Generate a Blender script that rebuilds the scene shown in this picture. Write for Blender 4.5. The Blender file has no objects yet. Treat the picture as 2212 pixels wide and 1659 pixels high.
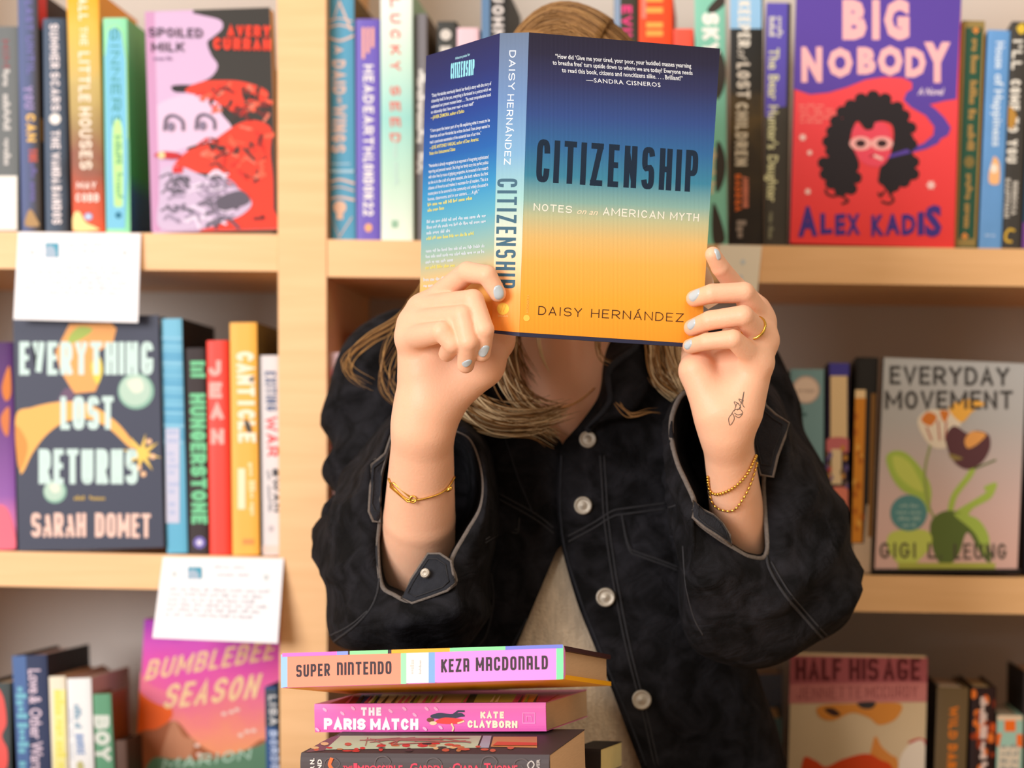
import bpy, bmesh, math, random
import numpy as np
from mathutils import Vector, Matrix
from mathutils.bvhtree import BVHTree

random.seed(7)
rng = np.random.RandomState(7)
C = bpy.context.scene.collection
SC = bpy.context.scene

# ------------------------------------------------------------------ camera
FPX, VX, VY, CAMZ = 5000.0, 1600.0, 1050.0, 1.2     # focal length and axis point in pixels of the 2212x1659 frame
cam_d = bpy.data.cameras.new('camera')
cam = bpy.data.objects.new('camera', cam_d); C.objects.link(cam)
cam.location = (0, 0, CAMZ); cam.rotation_euler = (math.pi/2, 0, 0)
cam_d.sensor_width = 36.0; cam_d.lens = FPX/2212*36.0
cam_d.shift_x = (1106-VX)/2212; cam_d.shift_y = (VY-829.5)/2212
cam_d.clip_start = 0.05
cam_d.dof.use_dof = True; cam_d.dof.focus_distance = 1.885; cam_d.dof.aperture_fstop = 3.7
SC.camera = cam

# ------------------------------------------------------------------ light
SC.view_settings.view_transform = 'Standard'
SC.view_settings.look = 'None'
SC.view_settings.gamma = 1.0
SC.view_settings.use_curve_mapping = False
SC.view_settings.exposure = 0.24
w = bpy.data.worlds.new('world'); SC.world = w; w.use_nodes = True
bg = w.node_tree.nodes['Background']
bg.inputs[0].default_value = (1.0, 0.83, 0.66, 1); bg.inputs[1].default_value = 0.45

def area(name, loc, target, sx, sy, power, col):
    d = bpy.data.lights.new(name, 'AREA'); d.shape = 'RECTANGLE'; d.size = sx; d.size_y = sy
    d.energy = power; d.color = col
    o = bpy.data.objects.new(name, d); C.objects.link(o); o.location = loc
    o.rotation_euler = (Vector(target)-Vector(loc)).to_track_quat('-Z', 'Y').to_euler()
    return o
area('window_daylight', (-2.35, -1.25, 1.9), (-0.3, 2.3, 1.2), 2.0, 1.7, 132, (0.98, 0.97, 1.0))
area('ceiling_lamp', (0.2, 0.4, 2.9), (-0.1, 2.2, 1.1), 1.4, 1.0, 14, (1.0, 0.86, 0.68))

# ------------------------------------------------------------------ helpers
def P(px, py, Y):
    """the point that stands at depth Y on the ray through a pixel of the frame"""
    return Vector(((px-VX)*Y/FPX, Y, CAMZ+(VY-py)*Y/FPX))

def lin(c):
    r = []
    for x in c[:3]:
        x = x/255.0
        r.append(x/12.92 if x <= .04045 else ((x+.055)/1.055)**2.4)
    return r

MATS = {}
def mat(name, rgb, rough=.6, metal=0, bump=0, bscale=300, var=0.0, vscale=20, sss=0, coat=0, spec=.3, stretch=None, sheen=0):
    if name in MATS: return MATS[name]
    m = bpy.data.materials.new(name); m.use_nodes = True
    nt = m.node_tree; b = nt.nodes['Principled BSDF']
    L = lin(rgb)
    b.inputs['Base Color'].default_value = (*L, 1)
    b.inputs['Roughness'].default_value = rough
    b.inputs['Metallic'].default_value = metal
    b.inputs['Specular IOR Level'].default_value = spec
    if coat: b.inputs['Coat Weight'].default_value = coat
    if sheen:
        b.inputs['Sheen Weight'].default_value = sheen
        b.inputs['Sheen Roughness'].default_value = .5
    if sss:
        b.inputs['Subsurface Weight'].default_value = sss
        b.inputs['Subsurface Radius'].default_value = (1.0, .35, .2)
        b.inputs['Subsurface Scale'].default_value = .006
    tc = None
    def coords(st):
        tcn = nt.nodes.new('ShaderNodeTexCoord'); mp = nt.nodes.new('ShaderNodeMapping')
        nt.links.new(tcn.outputs['Object'], mp.inputs[0])
        if st: mp.inputs['Scale'].default_value = st
        return mp.outputs[0]
    if var:
        n = nt.nodes.new('ShaderNodeTexNoise'); n.inputs['Scale'].default_value = vscale; n.inputs['Detail'].default_value = 4
        nt.links.new(coords(stretch), n.inputs['Vector'])
        mx = nt.nodes.new('ShaderNodeMix'); mx.data_type = 'RGBA'
        mx.inputs[6].default_value = (*[max(0, x*(1-var)) for x in L], 1)
        mx.inputs[7].default_value = (*[min(1, x*(1+var)) for x in L], 1)
        nt.links.new(n.outputs['Fac'], mx.inputs[0]); nt.links.new(mx.outputs[2], b.inputs['Base Color'])
    if bump:
        n2 = nt.nodes.new('ShaderNodeTexNoise'); n2.inputs['Scale'].default_value = bscale; n2.inputs['Detail'].default_value = 3
        nt.links.new(coords(None), n2.inputs['Vector'])
        bp = nt.nodes.new('ShaderNodeBump'); bp.inputs['Strength'].default_value = bump; bp.inputs['Distance'].default_value = .002
        nt.links.new(n2.outputs['Fac'], bp.inputs['Height']); nt.links.new(bp.outputs[0], b.inputs['Normal'])
    MATS[name] = m
    return m

def ink(rgb, rough=.5):
    return mat('print_%d_%d_%d' % tuple(rgb[:3]), rgb, rough, spec=.25)

def grad(name, stops, z0, z1, rough=.45, ribs=0, blotch=0, axis=2, bl_rgb=None, bl_scale=25):
    """a printed colour ramp along an axis of the object (z0..z1 metres above its base)"""
    if name in MATS: return MATS[name]
    m = bpy.data.materials.new(name); m.use_nodes = True
    nt = m.node_tree; b = nt.nodes['Principled BSDF']; b.inputs['Roughness'].default_value = rough; b.inputs['Specular IOR Level'].default_value = .14
    tc = nt.nodes.new('ShaderNodeTexCoord'); sp = nt.nodes.new('ShaderNodeSeparateXYZ')
    nt.links.new(tc.outputs['Object'], sp.inputs[0])
    mr = nt.nodes.new('ShaderNodeMapRange'); mr.inputs[1].default_value = z0; mr.inputs[2].default_value = z1
    nt.links.new(sp.outputs[axis], mr.inputs[0])
    fac = mr.outputs[0]
    if blotch:
        n = nt.nodes.new('ShaderNodeTexNoise'); n.inputs['Scale'].default_value = bl_scale; n.inputs['Detail'].default_value = 3
        nt.links.new(tc.outputs['Object'], n.inputs['Vector'])
        ma = nt.nodes.new('ShaderNodeMath'); ma.operation = 'MULTIPLY_ADD'; ma.inputs[1].default_value = blotch; 
        nt.links.new(n.outputs['Fac'], ma.inputs[0]); nt.links.new(mr.outputs[0], ma.inputs[2])
        su = nt.nodes.new('ShaderNodeMath'); su.operation = 'SUBTRACT'; su.inputs[1].default_value = blotch*.5
        nt.links.new(ma.outputs[0], su.inputs[0]); fac = su.outputs[0]
    cr = nt.nodes.new('ShaderNodeValToRGB'); el = cr.color_ramp.elements
    while len(el) < len(stops): el.new(.5)
    for e, (p, c) in zip(el, stops): e.position = p
    for e, (p, c) in zip(el, stops): e.color = (*lin(c), 1)
    nt.links.new(fac, cr.inputs[0])
    out = cr.outputs[0]
    if ribs:
        wv = nt.nodes.new('ShaderNodeTexWave'); wv.inputs['Scale'].default_value = ribs; wv.bands_direction = 'X'
        nt.links.new(tc.outputs['Object'], wv.inputs['Vector'])
        mx = nt.nodes.new('ShaderNodeMix'); mx.data_type = 'RGBA'; mx.blend_type = 'MULTIPLY'
        m2 = nt.nodes.new('ShaderNodeMath'); m2.operation = 'MULTIPLY'; m2.inputs[1].default_value = .12
        nt.links.new(wv.outputs['Fac'], m2.inputs[0]); nt.links.new(m2.outputs[0], mx.inputs[0])
        nt.links.new(out, mx.inputs[6]); mx.inputs[7].default_value = (.45, .45, .5, 1)
        out = mx.outputs[2]
        bp = nt.nodes.new('ShaderNodeBump'); bp.inputs['Strength'].default_value = .15; bp.inputs['Distance'].default_value = .0005
        nt.links.new(wv.outputs['Fac'], bp.inputs['Height']); nt.links.new(bp.outputs[0], b.inputs['Normal'])
    nt.links.new(out, b.inputs['Base Color'])
    MATS[name] = m
    return m

def wood(name, rgb):
    m = bpy.data.materials.new(name); m.use_nodes = True
    nt = m.node_tree; b = nt.nodes['Principled BSDF']; b.inputs['Roughness'].default_value = .45
    tc = nt.nodes.new('ShaderNodeTexCoord'); mp = nt.nodes.new('ShaderNodeMapping'); mp.inputs['Scale'].default_value = (1.5, 30, 22)
    nt.links.new(tc.outputs['Object'], mp.inputs[0])
    n = nt.nodes.new('ShaderNodeTexNoise'); n.inputs['Scale'].default_value = 4; n.inputs['Detail'].default_value = 6; n.inputs['Distortion'].default_value = .6
    nt.links.new(mp.outputs[0], n.inputs['Vector'])
    cr = nt.nodes.new('ShaderNodeValToRGB')
    L = lin(rgb)
    cr.color_ramp.elements[0].position = .3; cr.color_ramp.elements[1].position = .75
    cr.color_ramp.elements[0].color = (L[0]*.95, L[1]*.92, L[2]*.87, 1); cr.color_ramp.elements[1].color = (min(1, L[0]*1.05), min(1, L[1]*1.06), min(1, L[2]*1.1), 1)
    nt.links.new(n.outputs['Fac'], cr.inputs[0]); nt.links.new(cr.outputs[0], b.inputs['Base Color'])
    return m

class MB:
    """collects pieces and links them as ONE mesh object"""
    def __init__(s): s.v = []; s.f = []; s.mi = []; s.sm = []; s.mats = []
    def slot(s, m):
        if m not in s.mats: s.mats.append(m)
        return s.mats.index(m)
    def add(s, verts, faces, m, smooth=False):
        k = len(s.v); i = s.slot(m)
        s.v.extend([Vector(p) for p in verts])
        for f in faces:
            s.f.append([a+k for a in f]); s.mi.append(i); s.sm.append(smooth)
    def addnp(s, V, F, m, smooth=True):
        s.add([tuple(p) for p in V], [list(map(int, f)) for f in F], m, smooth)
    def box(s, o, a, b, c, m):
        o, a, b, c = map(Vector, (o, a, b, c))
        v = [o, o+a, o+a+b, o+b, o+c, o+a+c, o+a+b+c, o+b+c]
        if a.cross(b).dot(c) < 0: v = v[4:]+v[:4]
        s.add(v, [(3,2,1,0),(4,5,6,7),(0,1,5,4),(1,2,6,5),(2,3,7,6),(3,0,4,7)], m)
    def hexa(s, q0, q1, m):
        v = list(q0)+list(q1)
        s.add(v, [(0,1,2,3),(7,6,5,4),(4,5,1,0),(5,6,2,1),(6,7,3,2),(7,4,0,3)], m)
    def tube(s, pts, r, m, n=6, closed=False, taper=None, flat=1.0):
        pts = [Vector(p) for p in pts]; N = len(pts)
        if N < 2: return
        up = Vector((.13, .31, .94)); vs = []; fs = []
        for i, p in enumerate(pts):
            t = (pts[(i+1) % N]-pts[i-1]) if closed else (pts[min(i+1, N-1)]-pts[max(i-1, 0)])
            if t.length < 1e-9: t = Vector((0,0,1))
            t.normalize(); a = t.cross(up)
            if a.length < 1e-4: a = t.cross(Vector((1,0,0)))
            a.normalize(); b2 = t.cross(a)
            up = -t.cross(b2).cross(t) if False else up
            rr = r if taper is None else r*taper(i/(N-1))
            for k in range(n):
                th = 2*math.pi*k/n
                vs.append(p+a*math.cos(th)*rr+b2*math.sin(th)*rr*flat)
        for i in range(N if closed else N-1):
            j = (i+1) % N
            for k in range(n):
                l = (k+1) % n
                fs.append((i*n+k, i*n+l, j*n+l, j*n+k))
        if not closed:
            fs.append(tuple(range(n-1, -1, -1))); fs.append(tuple((N-1)*n+k for k in range(n)))
        s.add(vs, fs, m, True)
    def disc(s, c, nrm, r, h, m, n=24, dome=0):
        """a round button: short cylinder with a domed top, axis nrm"""
        c = Vector(c); nrm = Vector(nrm).normalized(); a = nrm.orthogonal().normalized(); b2 = nrm.cross(a)
        prof = [(1, 0), (1, h*.6), (.95, h*.9), (.86, h), (.78, h*.97), (.74, h*.88), (.45, h*.9), (.4, h*.94), (.001, h*.94+dome)]
        vs = []; fs = []
        for q, z in prof:
            for k in range(n):
                th = 2*math.pi*k/n; vs.append(c+a*math.cos(th)*r*q+b2*math.sin(th)*r*q+nrm*z)
        for i in range(len(prof)-1):
            for k in range(n):
                l = (k+1) % n; fs.append((i*n+k, i*n+l, (i+1)*n+l, (i+1)*n+k))
        s.add(vs, fs, m, True)
    def ball(s, c, ax, m, n=10):
        """an ellipsoid with the three half-axis vectors ax"""
        c = Vector(c); vs = []; fs = []
        for i in range(n+1):
            ph = math.pi*i/n
            for k in range(2*n):
                th = math.pi*k/n
                vs.append(c+ax[0]*(math.sin(ph)*math.cos(th))+ax[1]*(math.sin(ph)*math.sin(th))+ax[2]*math.cos(ph))
        for i in range(n):
            for k in range(2*n):
                l = (k+1) % (2*n); fs.append((i*2*n+k, (i+1)*2*n+k, (i+1)*2*n+l, i*2*n+l))
        s.add(vs, fs, m, True)
    def build(s, name, parent=None, origin=None):
        me = bpy.data.meshes.new(name)
        if origin is None:
            xs = [p.x for p in s.v]; ys = [p.y for p in s.v]; zs = [p.z for p in s.v]
            origin = Vector(((min(xs)+max(xs))/2, (min(ys)+max(ys))/2, min(zs)))
        origin = Vector(origin)
        me.from_pydata([tuple(p-origin) for p in s.v], [], s.f)
        for m in s.mats: me.materials.append(m)
        me.polygons.foreach_set('material_index', s.mi)
        me.polygons.foreach_set('use_smooth', s.sm)
        me.validate(); me.update()
        o = bpy.data.objects.new(name, me); C.objects.link(o)
        if parent is not None:
            o.parent = parent; o.location = origin-parent_loc(parent)
        else: o.location = origin
        return o

def parent_loc(p):
    l = Vector(p.location)
    while p.parent is not None:
        p = p.parent; l += Vector(p.location)
    return l

def thing(name, label, cat, loc, group=None):
    o = bpy.data.objects.new(name, None); C.objects.link(o); o.location = loc
    o.empty_display_size = .05
    tag(o, label, cat, group)
    return o
def tag(o, label, cat, group=None):
    o['label'] = label; o['category'] = cat
    if group: o['group'] = group
def struct(o): o['kind'] = 'structure'; return o

# ---- lettering -----------------------------------------------------------
def arc(cx, cy, rx, ry, a0, a1, n=12, e=2.0):
    r = []
    for i in range(n+1):
        a = math.radians(a0+(a1-a0)*i/n); c, s_ = math.cos(a), math.sin(a)
        r.append((cx+rx*math.copysign(abs(c)**(2/e), c), cy+ry*math.copysign(abs(s_)**(2/e), s_)))
    return r
def _font(e):
    A = lambda *a: arc(*a, e=e)
    F = {}
    F['A'] = [[(0,0),(.5,1),(1,0)],[(.18,.3),(.82,.3)]]
    F['B'] = [[(.5,.52),(0,.52)],[(0,0),(0,1),(.5,1)]+A(.5,.76,.42,.24,90,-90)+[(.5,.52)]+A(.5,.26,.5,.26,90,-90)+[(0,0)]]
    F['C'] = [A(.5,.5,.5,.5,38,322,)]
    if e > 2.5: F['C'] = [arc(.5,.68,.5,.32,8,180,12,e)+arc(.5,.32,.5,.32,180,352,12,e)]
    F['D'] = [[(0,0),(0,1),(.4,1)]+A(.4,.5,.6,.5,90,-90)+[(0,0)]]
    F['E'] = [[(1,0),(0,0),(0,1),(1,1)],[(0,.52),(.85,.52)]]
    F['F'] = [[(0,0),(0,1),(1,1)],[(0,.5),(.85,.5)]]
    F['G'] = [F['C'][0]+[(1,.45),(.55,.45)]]
    if e > 2.5: F['G'] = [arc(.5,.68,.5,.32,25,180,12,e)+arc(.5,.32,.5,.32,180,360,12,e)+[(1,.40),(.6,.40)]]
    F['H'] = [[(0,0),(0,1)],[(1,0),(1,1)],[(0,.5),(1,.5)]]
    F['I'] = [[(.5,0),(.5,1)]]
    F['J'] = [[(.9,1),(.9,.3)]+A(.45,.3,.45,.3,0,-180)]
    F['K'] = [[(0,0),(0,1)],[(1,1),(0,.42)],[(.3,.6),(1,0)]]
    F['L'] = [[(0,1),(0,0),(1,0)]]
    F['M'] = [[(0,0),(0,1)],[(1,0),(1,1)],[(0,1),(.5,.25)],[(1,1),(.5,.25)]]
    F['N'] = [[(0,0),(0,1)],[(1,0),(1,1)],[(0,1),(1,0)]]
    F['O'] = [A(.5,.5,.5,.5,90,450)]
    if e > 2.5: F['O'] = [[(0,.35),(0,.65)]+arc(.5,.68,.5,.32,180,0,12,e)+arc(.5,.32,.5,.32,0,-180,12,e)+[(0,.35)]]
    F['P'] = [[(0,0),(0,1),(.5,1)]+A(.5,.72,.5,.28,90,-90)+[(0,.44)]]
    F['Q'] = F['O']+[[(.6,.25),(1,-.05)]]
    F['R'] = F['P']+[[(.45,.44),(1,0)]]
    F['S'] = [arc(.5,.74,.5,.26,25,180,10,e)+arc(.5,.74,.5,.26,180,250,4,e)+arc(.5,.26,.5,.26,70,0,4,e)+arc(.5,.26,.5,.26,0,-155,10,e)]
    F['T'] = [[(0,1),(1,1)],[(.5,1),(.5,0)]]
    F['U'] = [[(0,1),(0,.3)]+A(.5,.3,.5,.3,180,360)+[(1,1)]]
    F['V'] = [[(0,1),(.5,0),(1,1)]]
    F['W'] = [[(0,1),(.22,0),(.5,.8),(.78,0),(1,1)]]
    F['X'] = [[(0,0),(1,1)],[(0,1),(1,0)]]
    F['Y'] = [[(0,1),(.5,.48),(1,1)],[(.5,.48),(.5,0)]]
    F['Z'] = [[(0,1),(1,1)],[(0,0),(1,0)],[(.95,1),(.05,0)]]
    F["'"] = [[(.5,1),(.5,.78)]]
    F['.'] = [[(.4,.02),(.6,.02)]]
    F['-'] = [[(0,.5),(1,.5)]]
    F['&'] = [[(1,.05),(.2,.75)]+arc(.45,.8,.25,.2,180,0,8,2)+[(.1,.35)]+arc(.45,.25,.4,.25,180,340,10,2)+[(1,.5)]]
    F['2'] = [arc(.5,.7,.5,.3,170,-20,10,2)+[(0,0),(1,0)]]
    # unicase forms of a squared video-game face
    F['n'] = [[(0,0),(0,1),(.6,1)]+arc(.6,.75,.4,.25,90,0,6,3)+[(1,0)]]
    F['a'] = [[(0,0),(0,1),(.7,1)]+arc(.7,.8,.3,.2,90,0,6,3)+[(1,0)],[(0,.4),(1,.4)]]
    F['Á'] = F['A']+[[(.45,1.12),(.7,1.32)]]
    return F
FONTS = {2.0: _font(2.0), 3.2: _font(3.2)}
WID = {'I': .28, 'M': 1.3, 'W': 1.45, "'": .25, '.': .3, ' ': .55, 'J': .8, 'E': .85, 'L': .8, 'F': .85}
def ribbon(line, hw):
    """a polyline with mitred joins as quads"""
    pts = [line[0]]
    for p in line[1:]:
        if abs(p[0]-pts[-1][0])+abs(p[1]-pts[-1][1]) > 1e-7: pts.append(p)
    n = len(pts)
    if n < 2: return [], []
    closed = abs(pts[0][0]-pts[-1][0])+abs(pts[0][1]-pts[-1][1]) < 1e-7 and n > 3
    V = []; Fc = []
    def nrm(a, b):
        dx, dy = b[0]-a[0], b[1]-a[1]; l = math.hypot(dx, dy) or 1; return (-dy/l, dx/l)
    for i in range(n):
        n0 = nrm(pts[i-1], pts[i]) if i > 0 else (nrm(pts[-2], pts[-1]) if closed else nrm(pts[0], pts[1]))
        n1 = nrm(pts[i], pts[i+1]) if i < n-1 else (nrm(pts[0], pts[1]) if closed else n0)
        mx, my = n0[0]+n1[0], n0[1]+n1[1]; l = math.hypot(mx, my)
        if l < .3: mx, my, l = n1[0], n1[1], 1
        mx /= l; my /= l
        k = min(2.2, 1/max(.2, mx*n1[0]+my*n1[1]))
        ex = ey = 0
        if not closed and i == 0: ex, ey = -n1[1]*hw*.9, n1[0]*hw*.9; ex, ey = -(n1[1])*hw*.9, (n1[0])*hw*.9
        if not closed and i == n-1: ex, ey = n0[1]*hw*.9, -n0[0]*hw*.9
        V.append((pts[i][0]+mx*hw*k+ex, pts[i][1]+my*hw*k+ey)); V.append((pts[i][0]-mx*hw*k+ex, pts[i][1]-my*hw*k+ey))
    for i in range(n-1): Fc.append((2*i, 2*i+1, 2*i+3, 2*i+2))
    return V, Fc
def stroke_text(s, W, H, weight, e=2.0, gap=.28):
    """letters drawn as strokes of one width in a box of W x H metres; weight = stroke width / H"""
    F = FONTS[e]; hw = weight*H/2
    tot = sum(WID.get(c, 1) for c in s)+gap*(len(s)-1)
    unit = W/tot; x = 0; V = []; Fc = []
    for c in s:
        wd = WID.get(c, 1)*unit
        for line in F.get(c, F.get(c.upper(), [])):
            dg = .7 if c in 'NM' and line[0][0] != line[1][0] else 1
            if WID.get(c, 1) < .35: ln = [(x+wd*.5+(a-.5)*wd*.3, hw+b*(H-2*hw)) for a, b in line]
            else: ln = [(x+hw+a*max(wd-2*hw, 0), hw+b*(H-2*hw)) for a, b in line]
            v, f = ribbon(ln, hw*dg); k = len(V)
            V += v; Fc += [tuple(a+k for a in q) for q in f]
        x += wd+gap*unit
    return V, Fc
_gc = {}
def glyph_text(s, bold=0, shear=0, space=1.0):
    """built-in typeface, normalised to the unit box"""
    key = (s, bold, shear, space)
    if key in _gc: return _gc[key]
    cu = bpy.data.curves.new('t', 'FONT'); cu.body = s; cu.size = 1; cu.offset = bold; cu.shear = shear
    cu.space_character = space; cu.resolution_u = 2; cu.fill_mode = 'FRONT'
    ob = bpy.data.objects.new('t', cu)
    me = ob.to_mesh()
    V = [(v.co.x, v.co.y) for v in me.vertices]; Fc = [tuple(p.vertices) for p in me.polygons]
    ob.to_mesh_clear(); bpy.data.objects.remove(ob); bpy.data.curves.remove(cu)
    if V:
        x0 = min(p[0] for p in V); x1 = max(p[0] for p in V)
        V = [((a-x0)/(x1-x0), b) for a, b in V]
    _gc[key] = (V, Fc)
    return V, Fc

def smooth_path(pts, closed=True, n=8):
    out = []; N = len(pts)
    for i in range(N if closed else N-1):
        p0, p1, p2, p3 = [pts[(i+k) % N] if closed else pts[max(0, min(N-1, i+k))] for k in (-1, 0, 1, 2)]
        for j in range(n):
            t = j/n
            out.append(tuple(.5*((2*b)+(-a+c)*t+(2*a-5*b+4*c-d)*t*t+(-a+3*b-3*c+d)*t**3) for a, b, c, d in zip(p0, p1, p2, p3)))
    if not closed: out.append(tuple(pts[-1]))
    return out

LAY, STG = .000006, .000001
class Print:
    """prints on a flat face: pl(px,py,lift) gives the point of the face seen at a pixel"""
    def __init__(s, mb, pl): s.mb = mb; s.pl = pl; s.k = 1
    def poly(s, pts, rgb, layer=None, m=None):
        s.k += 1; l = LAY*(s.k if layer is None else layer)
        s.mb.add([s.pl(a, b, l) for a, b in pts], [tuple(range(len(pts)))], m or ink(rgb))
    def blob(s, pts, rgb, n=8, m=None): s.poly(smooth_path(pts, True, n), rgb, m=m)
    def rect(s, x0, y0, x1, y1, rgb, m=None): s.poly([(x0,y0),(x1,y0),(x1,y1),(x0,y1)], rgb, m=m)
    def ell(s, cx, cy, rx, ry, rgb, rot=0, n=28, m=None):
        c, d = math.cos(math.radians(rot)), math.sin(math.radians(rot))
        s.poly([(cx+rx*math.cos(t)*c-ry*math.sin(t)*d, cy+rx*math.cos(t)*d+ry*math.sin(t)*c) for t in [2*math.pi*i/n for i in range(n)]], rgb, m=m)
    def line(s, pts, wpx, rgb, smooth=False):
        if smooth: pts = smooth_path(pts, False, 6)
        V, Fc = ribbon(pts, wpx/2); s.k += 1
        for i, f in enumerate(Fc):
            l = LAY*s.k+STG*(i % 12); s.mb.add([s.pl(*V[j], l) for j in f], [(0,1,2,3)], ink(rgb))
        s.k += 1
    def star(s, cx, cy, R, r, n, rgb, rot=0):
        s.poly([(cx+(R if i % 2 == 0 else r)*math.cos(math.pi*i/n+rot), cy+(R if i % 2 == 0 else r)*math.sin(math.pi*i/n+rot)) for i in range(2*n)], rgb)
    def _frame(s, p0, p1, up):
        s.k += 1; l = LAY*s.k
        O = s.pl(p0[0], p0[1], l); U = s.pl(p1[0], p1[1], l)-O; V = s.pl(p0[0]+up[0], p0[1]+up[1], l)-O
        return O, U, V
    def text(s, t, p0, p1, up, rgb, weight=.16, e=2.0, gap=.28):
        O, U, V = s._frame(p0, p1, up); W, H = U.length, V.length
        v, f = stroke_text(t, W, H, weight, e, gap)
        N = U.cross(V).normalized()
        if N.y > 0: N = -N
        for i, q in enumerate(f):
            s.mb.add([O+U*(v[j][0]/W)+V*(v[j][1]/H)+N*(STG*(i % 16)) for j in q], [(0,1,2,3)], ink(rgb))
        s.k += 3
    def type(s, t, p0, p1, up, rgb, bold=0, shear=0, space=1.0):
        """up spans the height of a capital"""
        O, U, V = s._frame(p0, p1, up)
        v, f = glyph_text(t, bold, shear, space)
        s.mb.add([O+U*a+V*(b/.72) for a, b in v], f, ink(rgb))
    def scrawl(s, p0, p1, up, rgb, words=6, weight=.8):
        """a line too small or too blurred to read: word-shaped runs of short uprights"""
        O, U, V = s._frame(p0, p1, up); vs = []; fs = []
        W, H = U.length, V.length; x = 0
        ws = [rng.uniform(.5, 1.4) for _ in range(words)]; k = W/(sum(ws)+.25*(words-1))
        for q in ws:
            q *= k; n = max(2, int(q/(H*.55)))
            for i in range(n):
                a0 = x+q*i/n; a1 = x+q*(i+weight)/n; hh = H*rng.choice([.62, .62, .66, 1.0]); lo = rng.choice([0, 0, 0, H*.18])
                b = len(vs)
                vs += [O+U*(a0/W)+V*(lo/H), O+U*(a1/W)+V*(lo/H), O+U*(a1/W)+V*(hh/H), O+U*(a0/W)+V*(hh/H)]; fs.append((b, b+1, b+2, b+3))
            x += q+.25*k
        s.mb.add(vs, fs, ink(rgb))

# ---- distance-field bodies --------------------------------------------------
def smin(a, b, k):
    if k <= 0: return np.minimum(a, b)
    h = np.clip(.5+.5*(b-a)/k, 0, 1)
    return b*(1-h)+a*h-k*h*(1-h)
def capsule(G, a, b, ra, rb):
    a = np.array(a, np.float32); b = np.array(b, np.float32); ab = b-a
    L = float(ab.dot(ab)) or 1e-9
    dx, dy, dz = G[0]-a[0], G[1]-a[1], G[2]-a[2]
    t = np.clip((dx*ab[0]+dy*ab[1]+dz*ab[2])/L, 0, 1)
    return np.sqrt((dx-ab[0]*t)**2+(dy-ab[1]*t)**2+(dz-ab[2]*t)**2)-(ra+(rb-ra)*t)
def ellipsoid(G, c, r, R=None):
    d = [G[i]-c[i] for i in range(3)]
    if R is not None:
        d = [sum(R[i][j]*d[j] for j in range(3)) for i in range(3)]
    k0 = np.sqrt(sum((d[i]/r[i])**2 for i in range(3)))
    k1 = np.sqrt(sum((d[i]/(r[i]*r[i]))**2 for i in range(3)))+1e-9
    return k0*(k0-1)/k1
def grid(lo, hi, h):
    ax = [np.arange(lo[i], hi[i]+h, h, dtype=np.float32) for i in range(3)]
    return [ax[0][:, None, None], ax[1][None, :, None], ax[2][None, None, :]], ax
def surface_nets(Vv, ax):
    Vv = Vv.astype(np.float32); nx, ny, nz = Vv.shape
    S = Vv < 0
    cnt = np.zeros((nx-1, ny-1, nz-1), np.int8)
    for i in (0,1):
        for j in (0,1):
            for k in (0,1): cnt += S[i:nx-1+i, j:ny-1+j, k:nz-1+k]
    act = (cnt > 0) & (cnt < 8)
    I = np.argwhere(act); idx = -np.ones(act.shape, np.int64); idx[act] = np.arange(len(I))
    acc = np.zeros((len(I), 3)); num = np.zeros(len(I))
    cor = [(0,0,0),(1,0,0),(0,1,0),(1,1,0),(0,0,1),(1,0,1),(0,1,1),(1,1,1)]
    val = [Vv[I[:,0]+c[0], I[:,1]+c[1], I[:,2]+c[2]] for c in cor]
    for a in range(8):
        for b in range(a+1, 8):
            if sum(x != y for x, y in zip(cor[a], cor[b])) != 1: continue
            va, vb = val[a], val[b]; m = (va < 0) != (vb < 0)
            t = np.where(m, va/(va-vb+1e-20), 0)
            pa = np.array(cor[a]); pb = np.array(cor[b])
            acc += np.where(m[:, None], pa+(pb-pa)*t[:, None], 0); num += m
    pos = I+acc/num[:, None]
    h = [ax[i][1]-ax[i][0] for i in range(3)]
    vert = np.stack([ax[i][0]+pos[:, i]*h[i] for i in range(3)], 1)
    quads = []
    for d in range(3):
        e = [0,0,0]; e[d] = 1
        A = S[:nx-e[0], :ny-e[1], :nz-e[2]]; B = S[e[0]:, e[1]:, e[2]:]
        u, v = (d+1) % 3, (d+2) % 3
        E = np.argwhere(A != B)
        ok = (E[:, u] > 0) & (E[:, v] > 0) & (E[:, u] < Vv.shape[u]-1) & (E[:, v] < Vv.shape[v]-1) & (E[:, d] < Vv.shape[d]-1)
        E = E[ok]
        if not len(E): continue
        def cell(du, dv):
            q = E.copy(); q[:, u] -= du; q[:, v] -= dv
            return idx[q[:,0], q[:,1], q[:,2]]
        Q = np.stack([cell(1,1), cell(0,1), cell(0,0), cell(1,0)], 1)
        inside = A[E[:,0], E[:,1], E[:,2]]
        Q[~inside] = Q[~inside][:, ::-1]
        quads.append(Q)
    return vert, np.concatenate(quads)
def relax(V, F, it=2, lam=.5):
    V = V.copy()
    e = np.concatenate([F[:, [0,1]], F[:, [1,2]], F[:, [2,3]], F[:, [3,0]]])
    for _ in range(it):
        s = np.zeros_like(V); c = np.zeros(len(V))
        np.add.at(s, e[:,0], V[e[:,1]]); np.add.at(s, e[:,1], V[e[:,0]])
        np.add.at(c, e[:,0], 1); np.add.at(c, e[:,1], 1)
        V += lam*(s/c[:, None]-V)
    return V
def np3(p): return np.array(p, np.float64)
def bvh_of(*meshes):
    vs = []; fs = []
    for V, F in meshes:
        k = len(vs); vs += [Vector(p) for p in V]; fs += [[int(a)+k for a in f] for f in F]
    return BVHTree.FromPolygons(vs, fs)
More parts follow.
